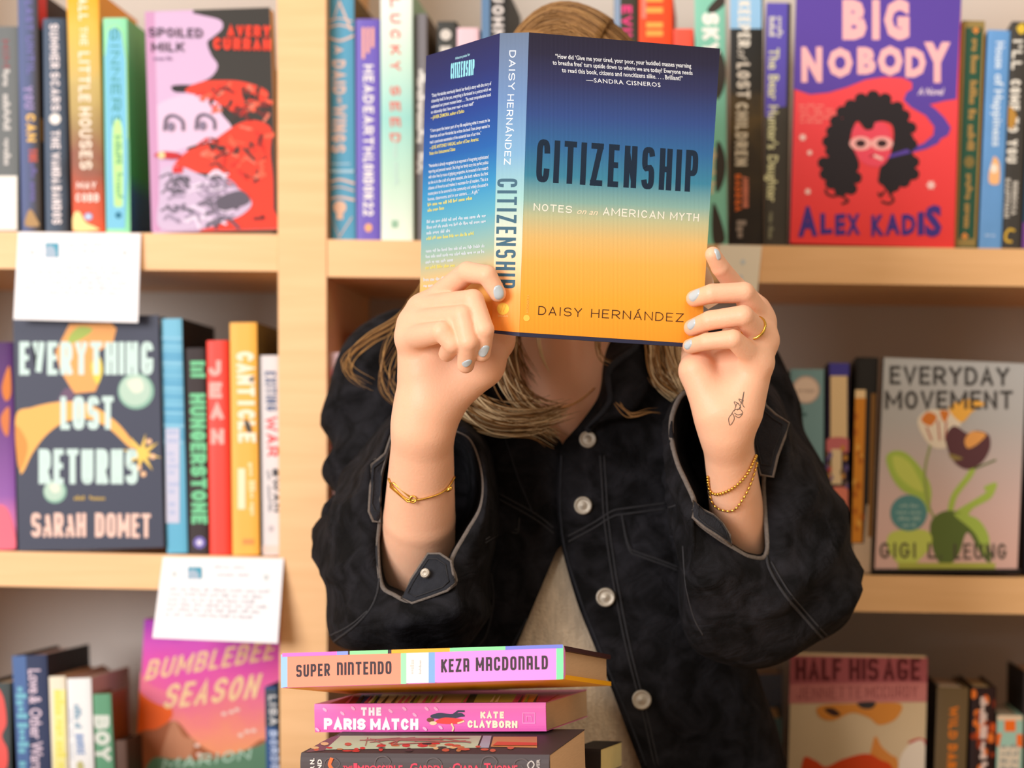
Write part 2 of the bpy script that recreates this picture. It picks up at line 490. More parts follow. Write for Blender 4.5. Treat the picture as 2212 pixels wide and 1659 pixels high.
def hit(bv, px, py, lift=0, near=1.2):
    d = P(px, py, 1.0)-Vector((0, 0, CAMZ)); d.normalize()
    o = Vector((0, 0, CAMZ))+d*near
    loc, n, i, dist = bv.ray_cast(o, d)
    if loc is None: return None, None
    if n.dot(d) > 0: n = -n
    return loc+n*lift, n
def drape(bv, pts, lift=.0005, step=6, smooth=True):
    """a line of pixels laid on a surface"""
    if smooth: pts = smooth_path(pts, False, 8)
    out = []
    for a, b in pts:
        q, n = hit(bv, a, b, lift)
        if q is not None: out.append(q)
    return out

# ------------------------------------------------------------------ the room
YS = 2.35                                  # front face of the shelves
YB = 2.62                                  # back panel
M_WOOD = wood('pale_birch', (243, 191, 131))
M_BACK = mat('back_panel_paint', (206, 198, 188), .7, var=.06, vscale=3)
M_WALL = mat('plaster', (205, 198, 188), .8, bump=.1, bscale=200)
M_FLOOR = mat('floor_carpet', (120, 105, 92), .95, bump=.3, bscale=400, var=.2, vscale=60)

b = MB(); b.box((-4.5, -3.0, -.06), (8, 0, 0), (0, 5.95, 0), (0, 0, .06), M_FLOOR); struct(b.build('floor'))
b = MB(); b.box((-4.5, 2.72, 0), (8, 0, 0), (0, .1, 0), (0, 0, 3.2), M_WALL); struct(b.build('wall_back'))

def xw(px): return (px-VX)*YS/FPX
def zw(py): return CAMZ+(VY-py)*YS/FPX
# each shelf board: (left px, right px, top y at both, bottom y at both)
BOARDS = {
 'UL': (-330, 600, 497, 506, 577, 586), 'UR': (706, 2460, 517, 541, 598, 622),
 'ML': (-330, 611, 1184, 1203, 1259, 1279), 'MR': (706, 2460, 1226, 1251, 1302, 1331),
 'BL': (-330, 616, 1874, 1896, 1950, 1972), 'BR': (706, 2460, 1933, 1962, 2010, 2040),
}
bc = thing('bookcase', 'pale birch bookcase with a grey back panel, full of books, behind the person', 'bookcase', (xw(655), YS, 0))
for k, (x0, x1, a0, a1, c0, c1) in BOARDS.items():
    b = MB()
    q = lambda Y: [Vector((xw(x0), Y, zw(c0))), Vector((xw(x1), Y, zw(c1))), Vector((xw(x1), Y, zw(a1))), Vector((xw(x0), Y, zw(a0)))]
    b.hexa(q(YS), q(YB), M_WOOD); b.build('shelf', bc)
for (xa, xb, ya, yb_) in ((596, 703, 613, 711), (-440, -331, -425, -318), (2461, 2570, 2461, 2570)):
    b = MB(); q = lambda Y: [Vector((xw(ya), Y, 0)), Vector((xw(yb_), Y, 0)), Vector((xw(xb), Y, 2.05)), Vector((xw(xa), Y, 2.05))]
    b.hexa(q(YS-.0015), q(YB), M_WOOD); b.build('upright', bc)
b = MB(); b.box((xw(-440), YB, .05), (xw(2570)-xw(-440), 0, 0), (0, .012, 0), (0, 0, 2.0), M_BACK); b.build('back_panel', bc)

def shelf_z(row, X):
    x0, x1, a0, a1, _, _ = BOARDS[row]
    px = VX+X*FPX/YS
    return zw(a0+(a1-a0)*(px-x0)/(x1-x0))

# ------------------------------------------------------------------ books
M_PAGE = mat('page_block_paper', (226, 205, 178), .9, var=.12, vscale=60, stretch=(12, 1, 1))
def volume(root, o, eT, eH, eD, t, h, d, hard, m_front, m_spine=None, m_back=None, bulge=.0012, pages=None, board=None):
    """cover wrapped round a page block; T = thickness, H = height, D = depth with the spine at D = 0"""
    m_spine = m_spine or m_front; m_back = m_back or m_front
    c = (board or .0026) if hard else .0007; ov = .0032 if hard else .0004
    n = 10
    prof = [(0, d)]+[(t*i/n, bulge*abs(2*i/n-1)**4) for i in range(n+1)]+[(t, d)]
    inner = [(c, d)]+[(min(max(t*i/n, c), t-c), c+bulge) for i in range(n+1)]+[(t-c, d)]
    mb = MB(); N = len(prof)
    pt = lambda T, D, Hh: o+eT*T+eD*D+eH*Hh
    for i in range(N-1):
        m = m_front if i == 0 else (m_back if i == N-2 else m_spine)
        vs = [pt(*prof[i], 0), pt(*prof[i+1], 0), pt(*prof[i+1], h), pt(*prof[i], h)]
        mb.add(vs, [(0,1,2,3)], m)
        vs = [pt(*inner[i], 0), pt(*inner[i+1], 0), pt(*inner[i+1], h), pt(*inner[i], h)]
        mb.add(vs, [(3,2,1,0)], M_PAGE if not hard else m)
        for H0, fl in ((0, 1), (h, 0)):
            vs = [pt(*prof[i], H0), pt(*inner[i], H0), pt(*inner[i+1], H0), pt(*prof[i+1], H0)]
            mb.add(vs, [(0,1,2,3)], m)
    for (p, q, m) in ((prof[0], inner[0], m_front), (inner[-1], prof[-1], m_back)):
        mb.add([pt(*p, 0), pt(*q, 0), pt(*q, h), pt(*p, h)], [(0,1,2,3)], m)
    pb = MB(); e = .0002
    pb.box(pt(c+e, c+bulge+e, ov), eT*(t-2*c-2*e), eD*(d-ov-c-bulge-e), eH*(h-2*ov), pages or M_PAGE)
    pb.build('page_block', root)
    return mb

OBST = []      # outlines (in the plane of the shelf front) of what already stands there
for (xa, xb, ya, yb_) in ((596, 703, 613, 711),):
    OBST.append(([(xw(xa), 2.05), (xw(xb), 2.05), (xw(yb_), 0), (xw(ya), 0)], 2.34, 2.62))
def hits(A, B):
    for Q in (A, B):
        for i in range(4):
            ex, ez = Q[(i+1) % 4][0]-Q[i][0], Q[(i+1) % 4][1]-Q[i][1]; nx, nz = -ez, ex
            a = [nx*p[0]+nz*p[1] for p in A]; b_ = [nx*p[0]+nz*p[1] for p in B]
            if max(a) <= min(b_) or max(b_) <= min(a): return False
    return True
def fit(o, eX, eH, wd, h, y0, y1):
    """narrow a new volume until it clears its neighbours"""
    def quad():
        a = o-eX*.0004; w_ = wd+.0008
        return [(q.x, q.z) for q in (a, a+eX*w_, a+eX*w_+eH*h, a+eH*h)]
    for q, a, b_ in OBST:
        if y1 <= a or y0 >= b_: continue
        n = 0
        while hits(quad(), q) and n < 60 and wd > .004:
            c1 = sum(p[0] for p in q)/4; me = (o+eX*wd*.5+eH*h*.5).x
            if c1 < me: o += eX*.0006
            wd -= .0006; n += 1
    OBST.append((quad(), y0, y1))
    return o, wd
def settle(o, eT, w, row):
    """lift so that the lower bottom corner meets the shelf"""
    need = max(shelf_z(row, (o+eT*s).x)-(o+eT*s).z for s in (0, w))
    o.z += need+.0004
    return o
def spine_book(label, row, x0, x1, ytop, m, xt=None, Yf=2.366, depth=.148, hard=True, m_side=None, m_left=None, draw=None, group=None, bulge=.0012, pages=None, side=()):
    xt = x0 if xt is None else xt
    o = P(x0, 0, Yf); o.z = shelf_z(row, o.x)
    py = VY-(o.z-CAMZ)*FPX/Yf
    TL = P(xt, ytop, Yf); eH = (TL-o).normalized(); eT = Vector((eH.z, 0, -eH.x)); eD = Vector((0, 1, 0))
    t = (x1-x0)*Yf/FPX
    o = settle(o, eT, t, row)
    h = (TL-o).length
    o, t = fit(o, eT, eH, t, h, Yf, Yf+depth)
    root = thing('book', label, 'book', o+eT*t*.5+eD*depth*.5, group)
    mb = volume(root, o, eT, eH, eD, t, h, depth, hard, m_left or m_side or m, m, m_side or m, bulge, pages)
    def pl(px, py, lift=0):
        q = P(px, py, Yf)-o; a, c_ = max(0, min(t, q.dot(eT))), max(.0003, min(h, q.dot(eH)))
        return o+eT*a+eH*c_-eD*(.0002+lift)
    if draw: draw(Print(mb, pl))
    for d0, d1, ya, yb_, c_ in side:                  # art on the right hand board: depth span and height span
        z0, z1 = P(0, yb_, Yf).z-o.z, P(0, ya, Yf).z-o.z; a = o+eT*(t+.0002)
        mb.add([a+eD*d0+eH*z0, a+eD*d1+eH*z0, a+eD*d1+eH*z1, a+eD*d0+eH*z1], [(0,1,2,3)], ink(c_))
    mb.build('cover', root, origin=root.location)
    return root
def face_book(label, row, TL, TR, BR, BL, m, Yf=2.362, t=.028, hard=True, m_spine=None, draw=None, lean=0, pages=None):
    a, b_, c_ = P(*BL, Yf), P(*TL, Yf), P(*BR, Yf)
    eH = (b_-a).normalized(); eD = Vector((eH.z, 0, -eH.x)); eT = Vector((0, 1, 0))
    d = ((c_-a).length+(P(*TR, Yf)-b_).length)/2
    o = a.copy()
    if row: o = settle(o, eD, d, row)
    h = (b_-o).length
    o, d = fit(o, eD, eH, d, h, Yf, Yf+t)
    root = thing('book', label, 'book', o+eD*d*.5+eT*t*.5)
    mb = volume(root, o, eT, eH, eD, t, h, d, hard, m, m_spine or m, m, .001, pages)
    def pl(px, py, lift=0):
        q = P(px, py, Yf)-o
        return o+eD*max(0, min(d, q.dot(eD)))+eH*max(.0003, min(h, q.dot(eH)))-eT*(.0003+lift)
    if draw: draw(Print(mb, pl))
    mb.build('cover', root, origin=root.location)
    return root

# ---- upper left bay ---------------------------------------------------------
def d(p):
    p.rect(-20, 380, 37, 497, (246, 240, 230))
    p.text('HIM', (4, 86), (6, 146), (16, 0), (150, 70, 75), .2)
    p.scrawl((6, 150), (9, 358), (15, 0), (205, 200, 195), 3)
spine_book('grey spined book with a white lower band, at the far left of the top row', 'UL', -30, 40, 57, mat('grey_cloth', (112, 116, 116), .6), Yf=2.372, m_side=mat('dark_green_cover', (30, 38, 30)), draw=d)
def d(p):
    p.text('LAST', (54, 2), (56, 66), (16, 0), (112, 108, 170), .22)
    p.text('UNTIL', (56, 78), (59, 160), (16, 0), (112, 108, 170), .22)
    p.text('YOU', (50, 186), (54, 236), (20, 0), (160, 142, 190), .22)
    p.text('CAN', (56, 246), (58, 306), (20, 0), (240, 190, 90), .24)
    p.text('THE', (62, 322), (63, 350), (18, 0), (190, 80, 60), .24)
    p.scrawl((64, 354), (66, 436), (15, 0), (100, 92, 150), 2)
    p.blob([(56, 470), (66, 452), (80, 474), (84, 488), (56, 488)], (176, 140, 90))
spine_book('dark blue book with lilac and yellow capitals, near the left edge of the top row', 'UL', 46, 90, -22, grad('dusk_spine', [(0, (96, 108, 150)), (.35, (88, 98, 135)), (.75, (72, 66, 62)), (1, (66, 58, 52))], -.0115, .0115, axis=0), xt=37, m_side=mat('black_red_cover', (44, 20, 18)), draw=d, side=((.001, .03, -30, 60, (214, 12, 18)), (.002, .03, 255, 305, (240, 170, 30))))
def d(p):
    p.text('SUMMER', (107, 52), (109, 148), (19, 0), (238, 226, 226), .2)
    p.text('SCARS', (109, 156), (111, 240), (19, 0), (238, 226, 226), .2)
    p.ell(119, 257, 12, 12, (244, 236, 228))
    p.text('THE', (110, 282), (111, 322), (19, 0), (238, 226, 226), .2)
    p.text('WANDA', (111, 330), (112, 396), (19, 0), (238, 226, 226), .2)
    p.text('BANDOS', (112, 402), (113, 484), (20, 0), (238, 226, 226), .2)
spine_book('slate blue paperback spine with white capitals and a white dot, top row left', 'UL', 98, 148, 40, grad('slate_cloud', [(0, (84, 98, 118)), (.5, (72, 86, 104)), (1, (58, 62, 70))], -.0125, .0125, axis=0, blotch=.7), xt=92, Yf=2.364, m_side=mat('slate_side', (66, 72, 84)), hard=False, draw=d)
def d(p):
    p.text('ALL', (168, -6), (171, 44), (20, 0), (250, 236, 214), .2)
    p.text('THE', (172, 58), (173, 98), (17, 0), (250, 232, 200), .2)
    p.text('LITTLE', (170, 112), (171, 220), (24, 0), (248, 234, 214), .18)
    p.text('HOUSES', (171, 232), (173, 366), (26, 0), (248, 234, 214), .18)
    p.text('MAY', (166, 408), (208, 408), (0, -15), (246, 226, 214), .2)
    p.text('COBB', (164, 436), (214, 436), (0, -18), (246, 226, 214), .2)
    p.ell(191, 468, 9, 8, (150, 170, 215)); p.ell(191, 468, 5, 4, (214, 226, 240))
    p.blob([(158, 497), (160, 462), (172, 458), (186, 480), (206, 490), (212, 497)], (255, 222, 150))
spine_book('thick golden book with rounded white title down its spine, top row left bay', 'UL', 156, 226, -18, grad('golden_dusk', [(0, (238, 90, 50)), (.12, (205, 90, 62)), (.3, (150, 96, 78)), (.42, (168, 140, 92)), (.62, (205, 180, 110)), (.85, (240, 190, 86)), (1, (252, 176, 40))], 0, .245, blotch=.25), xt=142, Yf=2.365, depth=.152, m_side=grad('golden_side', [(0, (170, 60, 30)), (.6, (220, 150, 50)), (1, (246, 168, 20))], 0, .245), draw=d)
def d(p):
    p.poly([(226, 110), (232, 66), (250, 56), (262, 66), (272, 128), (276, 380), (270, 494), (231, 494)], (120, 196, 226))
    p.text('SINNERS', (238, 60), (242, 276), (20, 0), (60, 140, 130), .16)
    p.poly(smooth_path([(244, 276), (264, 276), (266, 430), (262, 446), (250, 446), (246, 430)], True, 5), (190, 236, 150))
    p.scrawl((248, 292), (252, 430), (14, 0), (120, 180, 130), 2)
    p.ell(256, 465, 7, 7, (20, 110, 140))
    p.line([(226, 120), (233, 64), (250, 56), (263, 68), (273, 130), (276, 300)], 2.2, (180, 240, 140))
spine_book('light blue and mint green book with a bright green side, beside the pink face-out cover', 'UL', 229, 281, 39, mat('mint_spine', (146, 228, 176), .45), xt=222, Yf=2.364, depth=.15, m_side=grad('green_side', [(0, (20, 74, 120)), (.2, (24, 100, 140)), (.3, (40, 170, 90)), (.8, (70, 186, 110)), (1, (120, 210, 140))], 0, .21), draw=d)
def d(p):
    p.poly([(417, 5), (610, 5), (610, 515), (440, 515), (400, 300)], (50, 45, 38))
    p.blob([(318, 40), (340, 29), (400, 27), (440, 34), (476, 44), (480, 62), (460, 80), (448, 92), (456, 118), (470, 140), (462, 160), (442, 174), (400, 186), (372, 184), (374, 196), (420, 204), (470, 220), (478, 245), (500, 275), (480, 295), (430, 310), (390, 322), (346, 330), (330, 310), (322, 160)], (214, 180, 214))
    p.blob([(330, 240), (400, 205), (470, 222), (478, 248), (500, 275), (478, 298), (420, 314), (372, 330), (340, 330)], (226, 196, 222))
    p.poly([(313, 26), (334, 24), (346, 500), (328, 500)], (204, 150, 190))
    p.blob([(372, 186), (398, 183), (420, 186), (422, 196), (400, 200), (376, 198)], (36, 26, 26))
    # red tangle
    for q in ([(400, 196), (430, 178), (470, 174), (520, 176), (566, 190), (574, 206), (560, 226), (540, 240), (520, 250), (500, 240), (470, 222), (430, 206)],
              [(500, 276), (530, 262), (560, 262), (580, 280), (578, 330), (584, 400), (580, 500), (548, 500), (530, 440), (500, 410), (480, 380), (420, 372), (370, 372), (400, 330), (450, 310)],
              [(480, 478), (530, 456), (560, 440), (584, 450), (584, 500), (430, 497)]):
        p.blob([(x+6 if x > 570 else x, y+10 if y > 480 else y) for x, y in q], (238, 58, 30))
    for i in range(95):
        x, y = rng.uniform(440, 582), rng.choice([rng.uniform(180, 248), rng.uniform(290, 380), rng.uniform(270, 490)])
        if x < 500 and 240 < y < 300 or (x < 540 and y > 375): continue
        p.line([(x, y), (x+rng.uniform(-16, 16), y+rng.uniform(-12, 12)), (x+rng.uniform(-20, 20), y+rng.uniform(-16, 16))], rng.uniform(3, 8), [(206, 40, 26), (120, 32, 26), (58, 40, 34), (250, 96, 66), (58, 44, 36), (226, 120, 96)][rng.randint(6)], True)
    p.blob([(350, 366), (390, 360), (440, 380), (490, 395), (530, 418), (544, 442), (520, 466), (480, 480), (440, 494), (348, 494), (344, 430)], (206, 184, 212))
    for i in range(64):
        x, y = rng.uniform(346, 490), rng.uniform(372, 490)
        p.line([(x, y), (x+rng.uniform(8, 26), y+rng.uniform(-14, 12)), (x+rng.uniform(16, 40), y+rng.uniform(-6, 18))], rng.uniform(3, 7), [(120, 108, 126), (160, 142, 168), (84, 78, 92), (232, 216, 236)][rng.randint(4)], True)
    p.blob([(470, 430), (520, 412), (540, 436), (500, 452), (474, 452)], (92, 84, 98))
    for cx, cy in ((372, 268), (440, 266)):
        p.line([(cx-16, cy+12), (cx-12, cy-12), (cx+4, cy-18), (cx+22, cy-6), (cx+24, cy+12)], 6, (92, 84, 104), True)
        p.ell(cx-2, cy+6, 8, 10, (130, 116, 140))
    p.blob([(334, 336), (350, 328), (380, 330), (392, 336), (380, 344), (350, 342)], (196, 30, 34)); p.ell(350, 336, 8, 8, (236, 206, 150))
    p.rect(374, 360, 396, 374, (220, 40, 36))
    p.text('SPOILED', (322, 80), (438, 82), (0, -20), (70, 56, 74), .17)
    p.text('MILK', (328, 112), (398, 112), (0, -20), (70, 56, 74), .17)
    p.scrawl((332, 130), (372, 130), (0, -8), (150, 120, 156), 2)
    p.text('AVERY', (492, 80), (590, 80), (0, -24), (242, 60, 30), .26)
    p.text('CURRAN', (462, 108), (592, 110), (0, -26), (242, 60, 30), .26)
face_book('lilac pink, black and red cover standing face out beside the birch upright', 'UL', (312, 25), (592, 22), (590, 503), (328, 501), mat('lilac_cover', (208, 170, 206), .4), t=.022, hard=False, draw=d, Yf=2.356)
spine_book('thin grey blue book wedged between the lilac cover and the upright', 'UL', 588, 598, 150, mat('grey_blue_slim', (132, 146, 172)), Yf=2.42, depth=.13, hard=False, bulge=.0004)

# ---- upper middle bay ---------------------------------------------------------
def d(p):
    c = (226, 190, 172)
    p.line([(708, 64), (733, 4), (758, 64)], 5, c); p.line([(706, 42), (712, 42)], 3, c)
    p.line([(704, 62), (733, 54), (762, 62)], 4, c, True); p.line([(704, 78), (733, 88), (762, 78)], 5, c, True); p.line([(706, 46), (733, 40), (760, 46)], 3, c, True)
    p.text('A', (722, 100), (723, 116), (18, 0), c, .22)
    p.text('DAID', (718, 130), (719, 204), (28, 0), c, .2)
    p.text('OF', (728, 210), (728, 224), (10, 0), c, .25)
    p.text('WINGS', (719, 228), (716, 330), (30, 0), c, .2)
    p.line([(714, 354), (756, 354)], 3, (170, 200, 214)); p.line([(710, 370), (762, 370)], 6, (170, 200, 214))
    p.line([(708, 396), (733, 388), (764, 396)], 5, c, True); p.line([(706, 410), (733, 404), (764, 412)], 3, c, True); p.line([(708, 432), (733, 426), (764, 432)], 5, c, True)
    p.ell(734, 448, 14, 14, (236, 190, 160)); p.rect(727, 460, 741, 474, (236, 190, 160))
    p.line([(710, 470), (733, 512), (760, 470)], 2.5, c)
spine_book('tall teal book with pink ornament, against the upright on the top row', 'UR', 712, 768, -14, mat('teal_cloth', (86, 158, 190), .5), xt=708, m_side=mat('brown_old_cover', (120, 84, 40), var=.3, vscale=40), draw=d)
def d(p):
    for i in range(3): p.line([(785+i*10, 62), (785+i*10, 124-i*12)], 6, (246, 176, 150))
    for s_, a, b_ in (('HEAD', 140, 224), ('EARTH', 230, 336), ('LONDON', 341, 430), ('22', 436, 466)):
        p.text(s_, (785, a), (785, b_), (22, 0), (246, 240, 236), .2)
    p.ell(796, 492, 8, 9, (246, 176, 120))
spine_book('purple paperback with white capitals and an orange dot, on the top row', 'UR', 770, 822, 41, mat('violet_cover', (110, 92, 188), .45), xt=768, hard=False, draw=d)
def d(p):
    for i, ch in enumerate('LUCKYSEED'):
        y = -4+i*34+(20 if i > 4 else 0)
        p.text(ch, (842, y), (844, y+20), (22, 0), (226, 110, 98), .2)
    p.scrawl((850, 300), (852, 400), (10, 0), (196, 222, 212), 2)
    p.rect(846, 476, 860, 492, (150, 190, 160))
spine_book('pale mint and white book with red letters running down its spine, top row', 'UR', 821, 892, -20, grad('mint_fade', [(0, (238, 244, 226)), (.25, (196, 228, 206)), (.5, (158, 216, 206)), (.75, (206, 234, 216)), (1, (240, 244, 236))], 0, .25), xt=819, m_side=mat('mint_side', (170, 205, 170)), Yf=2.362, draw=d)
def d(p):
    p.scrawl((902, 150), (900, 310), (17, 0), (236, 232, 226), 1, .85); p.scrawl((902, 330), (900, 376), (14, 0), (226, 222, 216), 1)
    p.rect(890, 330, 898, 384, (170, 60, 36))
spine_book('grey book with white vertical script, partly behind the open book', 'UR', 893, 922, 30, mat('warm_grey_cover', (128, 124, 128)), m_side=mat('brown_side', (112, 84, 50)), Yf=2.372, draw=d)
def d(p):
    p.ell(963, 75, 12, 12, (214, 206, 196)); p.rect(951, 100, 974, 124, (214, 206, 196))
spine_book('short charcoal book with a pale round mark, rising above the open book', 'UR', 944, 986, 46, mat('charcoal_cover', (62, 62, 58)), Yf=2.375, draw=d)
spine_book('pale pink book, rising just above the open book', 'UR', 987, 1034, 60, mat('pale_pink_cover', (240, 200, 208)), Yf=2.37)
def d(p):
    p.rect(1040, -40, 1058, 200, (96, 130, 166))
    for i, ch in enumerate('JOHN'): p.text(ch, (1064, -14+i*26), (1064, 6+i*26), (24, 0), (236, 226, 220), .22)
spine_book('tall black and blue book with white capitals, left of the head', 'UR', 1040, 1096, -25, mat('black_cover', (44, 42, 40)), Yf=2.37, m_side=mat('black_side', (36, 36, 34)), draw=d)
def d(p):
    p.rect(1327, -40, 1340, 200, (140, 160, 186))
    p.text('EVIL', (1343, 12), (1344, 90), (22, 0), (236, 60, 130), .24)
spine_book('dark book with hot pink letters, just right of the head', 'UR', 1326, 1378, -25, mat('olive_black', (62, 58, 44)), Yf=2.37, draw=d)
def d(p):
    for y in (-8, 16, 48, 66): p.rect(1396, y, 1432, y+12, (250, 170, 76))
    p.rect(1386, -20, 1396, 40, (250, 130, 110))
spine_book('bright orange book with yellow bars on its spine, right of the head', 'UR', 1380, 1452, -25, mat('hot_orange_cover', (250, 76, 28)), Yf=2.366, m_side=mat('orange_side', (230, 60, 20)), draw=d)
spine_book('short coral red book beside the orange one, over the corner of the open book', 'UR', 1453, 1498, 62, mat('coral_cover', (252, 92, 70)), Yf=2.368)
def d(p):
    dk = (58, 50, 42)
    p.blob([(1528, 20), (1556, -10), (1572, -10), (1560, 14), (1540, 28)], dk)
    for cy in (150, 350): p.blob([(1548, cy-40), (1562, cy-28), (1568, cy+10), (1560, cy+50), (1546, cy+60)], dk)
    p.blob([(1540, 440), (1556, 470), (1566, 520), (1540, 522)], dk)
    for i, ch in enumerate('SKY'): p.text(ch, (1516, 28+i*32), (1518, 54+i*32), (36, 0), (250, 246, 238), .26)
    p.scrawl((1538, 320), (1534, 420), (10, 0), (226, 206, 170), 2)
spine_book('mint green book with dark leaf shapes, behind the right edge of the open book', 'UR', 1506, 1572, -25, mat('mint_green_cover', (134, 204, 178)), xt=1500, Yf=2.366, m_side=mat('teal_edge', (70, 150, 160)), draw=d)
def d(p):
    p.rect(1573, -40, 1645, 62, (150, 196, 230))
    p.text('KEEPER', (1595, 2), (1594, 102), (26, 0), (238, 230, 214), .2)
    p.type('of', (1594, 106), (1594, 132), (20, 0), (200, 192, 178), .01, .3)
    p.text('LOST', (1592, 136), (1592, 212), (28, 0), (226, 214, 196), .2)
    p.text('CHILDREN', (1590, 222), (1588, 358), (26, 0), (216, 202, 176), .2)
    p.text('SADEQA', (1588, 376), (1588, 456), (13, 0), (224, 108, 40), .26)
    p.text('JOHNSON', (1604, 382), (1604, 448), (13, 0), (224, 130, 100), .26)
    p.scrawl((1592, 476), (1590, 516), (20, 0), (150, 134, 120), 1)
spine_book('black spine with a light blue top and cream capitals, on the top row', 'UR', 1572, 1646, -25, grad('forest_night', [(0, (40, 36, 34)), (.35, (62, 52, 38)), (.5, (92, 74, 44)), (.62, (52, 48, 42)), (1, (40, 42, 42))], 0, .25, blotch=.5), xt=1575, Yf=2.362, m_side=mat('teal_edge2', (52, 92, 100)), draw=d)
def d(p):
    p.poly([(1652, 6), (1702, 6), (1698, 230), (1680, 232), (1664, 260), (1648, 250)], (94, 80, 178))
    p.scrawl((1662, 36), (1661, 80), (14, 0), (210, 204, 196), 1); p.scrawl((1680, 36), (1679, 82), (12, 0), (210, 204, 196), 1)
    for s_, a, b_ in (('The', 104, 150), ('Bear', 162, 216), ("Hunter's", 228, 322), ('Daughter', 336, 436)):
        p.type(s_, (1663-(a/90), a), (1662-(b_/90), b_), (22, 0), (226, 222, 170), .02)
    p.scrawl((1662, 458), (1660, 516), (10, 0), (140, 138, 110), 2)
spine_book('dark spine with violet top and cream gothic title, left of the violet and red cover', 'UR', 1646, 1702, 6, mat('dark_moss', (66, 60, 50), var=.2, vscale=30), xt=1653, Yf=2.364, m_side=mat('dusk_violet', (52, 36, 90)), draw=d)
# face-out novel
def d(p):
    V_, Rr, Pk, Bk = (92, 66, 162), (246, 78, 84), (250, 186, 186), (36, 28, 32)
    p.poly([(1718, -20), (2080, -20), (2066, 214)]+[(2040, 218), (2008, 226), (2022, 236)]+[(2040, 254), (2054, 276), (2048, 292), (2032, 300), (2026, 310), (2000, 322), (1968, 330), (1918, 342), (1924, 334), (1960, 322), (1995, 310), (2016, 292), (2018, 274), (2000, 250), (1968, 232), (1952, 216), (1958, 200), (1970, 192), (1970, 178), (1950, 168), (1910, 166), (1870, 172), (1830, 188), (1790, 200), (1750, 204), (1714, 192)], V_)
    for ch, x0, x1, y0, y1 in (('B', 1820, 1872, 79, 2), ('I', 1884, 1900, 79, 2), ('G', 1910, 1964, 79, 2), ('N', 1731, 1776, 172, 104), ('O', 1788, 1842, 162, 106), ('B', 1852, 1892, 156, 104), ('O', 1896, 1950, 158, 102), ('D', 1956, 2000, 162, 106), ('Y', 1996, 2053, 172, 94)):
        p.type(ch, (x0, y0), (x1, y0), (0, y1-y0), Pk, .065)
    p.type('A Novel', (1982, 205), (2040, 205), (0, -15), (236, 214, 226), .02, .3)
    for i, (a, b_) in enumerate(((1726, 1780), (1726, 1800), (1728, 1806), (1728, 1800), (1728, 1776))): p.scrawl((a, 230+i*9), (b_, 230+i*9), (0, -6), (252, 140, 130), 3)
    # curly head
    curls = [(1860, 214), (1886, 208), (1912, 214), (1938, 232), (1952, 250), (1966, 276), (1960, 300), (1968, 312), (1958, 332)]
    p.blob([(1832, 240), (1860, 212), (1900, 210), (1940, 232), (1966, 270), (1962, 310), (1978, 346), (1974, 372), (1966, 392), (1940, 396), (1926, 420), (1908, 402), (1898, 380), (1906, 350), (1922, 330), (1930, 300), (1926, 270), (1900, 262), (1890, 276), (1870, 280), (1852, 262), (1840, 286), (1838, 310), (1850, 336), (1856, 360), (1844, 384), (1840, 410), (1820, 420), (1796, 404), (1780, 380), (1778, 352), (1794, 330), (1786, 300), (1800, 270), (1820, 256)], Bk)
    for cx, cy in curls+[(1838, 228), (1820, 242), (1806, 262), (1798, 284), (1790, 306), (1796, 326), (1780, 352), (1784, 376), (1796, 396), (1816, 412), (1838, 408), (1848, 384), (1972, 350), (1972, 376), (1952, 392), (1930, 402), (1910, 388)]:
        p.ell(cx, cy, 14, 13, Bk, n=14)
    for q in ([(1816, 418), (1800, 424), (1786, 418), (1784, 410)], [(1820, 424), (1832, 434), (1820, 440)], [(1922, 420), (1930, 432), (1920, 440), (1906, 436)], [(1910, 414), (1902, 424), (1898, 418)]): p.line(q, 5, Bk, True)
    p.blob([(1840, 286), (1852, 268), (1866, 280), (1884, 280), (1892, 264), (1914, 270), (1926, 296), (1924, 330), (1908, 356), (1886, 360), (1862, 350), (1846, 326)], (240, 76, 96))
    for cx in (1859, 1905): p.ell(cx, 310, 24, 15, (250, 176, 170)); p.ell(cx, 310, 11, 8, (58, 30, 34))
    p.line([(1880, 308), (1886, 308)], 5, (250, 176, 170)); p.line([(1880, 338), (1888, 335), (1896, 340)], 5, (190, 40, 60), True)
    p.line([(1890, 337), (1904, 343)], 6, (250, 200, 190)); p.poly([(1918, 342), (1924, 334), (1960, 322), (1968, 330)], V_)
    for cx, cy, r in ((1734, 297, 9), (1749, 330, 7), (1745, 414, 8), (2011, 400, 11)): p.star(cx, cy, r, r*.6, 6, (252, 206, 196))
    bl = (66, 46, 130)
    for ch, x0, x1, y0, y1 in (('A', 1724, 1766, 508, 448), ('L', 1772, 1798, 504, 462), ('E', 1804, 1826, 506, 464), ('X', 1828, 1858, 506, 464), ('K', 1882, 1910, 508, 466), ('A', 1912, 1944, 506, 464), ('D', 1948, 1978, 506, 464), ('I', 1982, 1996, 506, 460), ('S', 1998, 2034, 508, 446)):
        p.type(ch, (x0, y0), (x1, y0-2), (0, y1-y0), bl, .05)
face_book('large violet and red cover with a curly haired figure in sunglasses, top right', 'UR', (1718, -20), (2081, -15), (2058, 536), (1702, 532), grad('red_cover', [(0, (240, 66, 62)), (1, (250, 86, 96))], 0, .26, rough=.4), t=.032, m_spine=mat('violet_red_spine', (96, 40, 110)), Yf=2.354, draw=d)
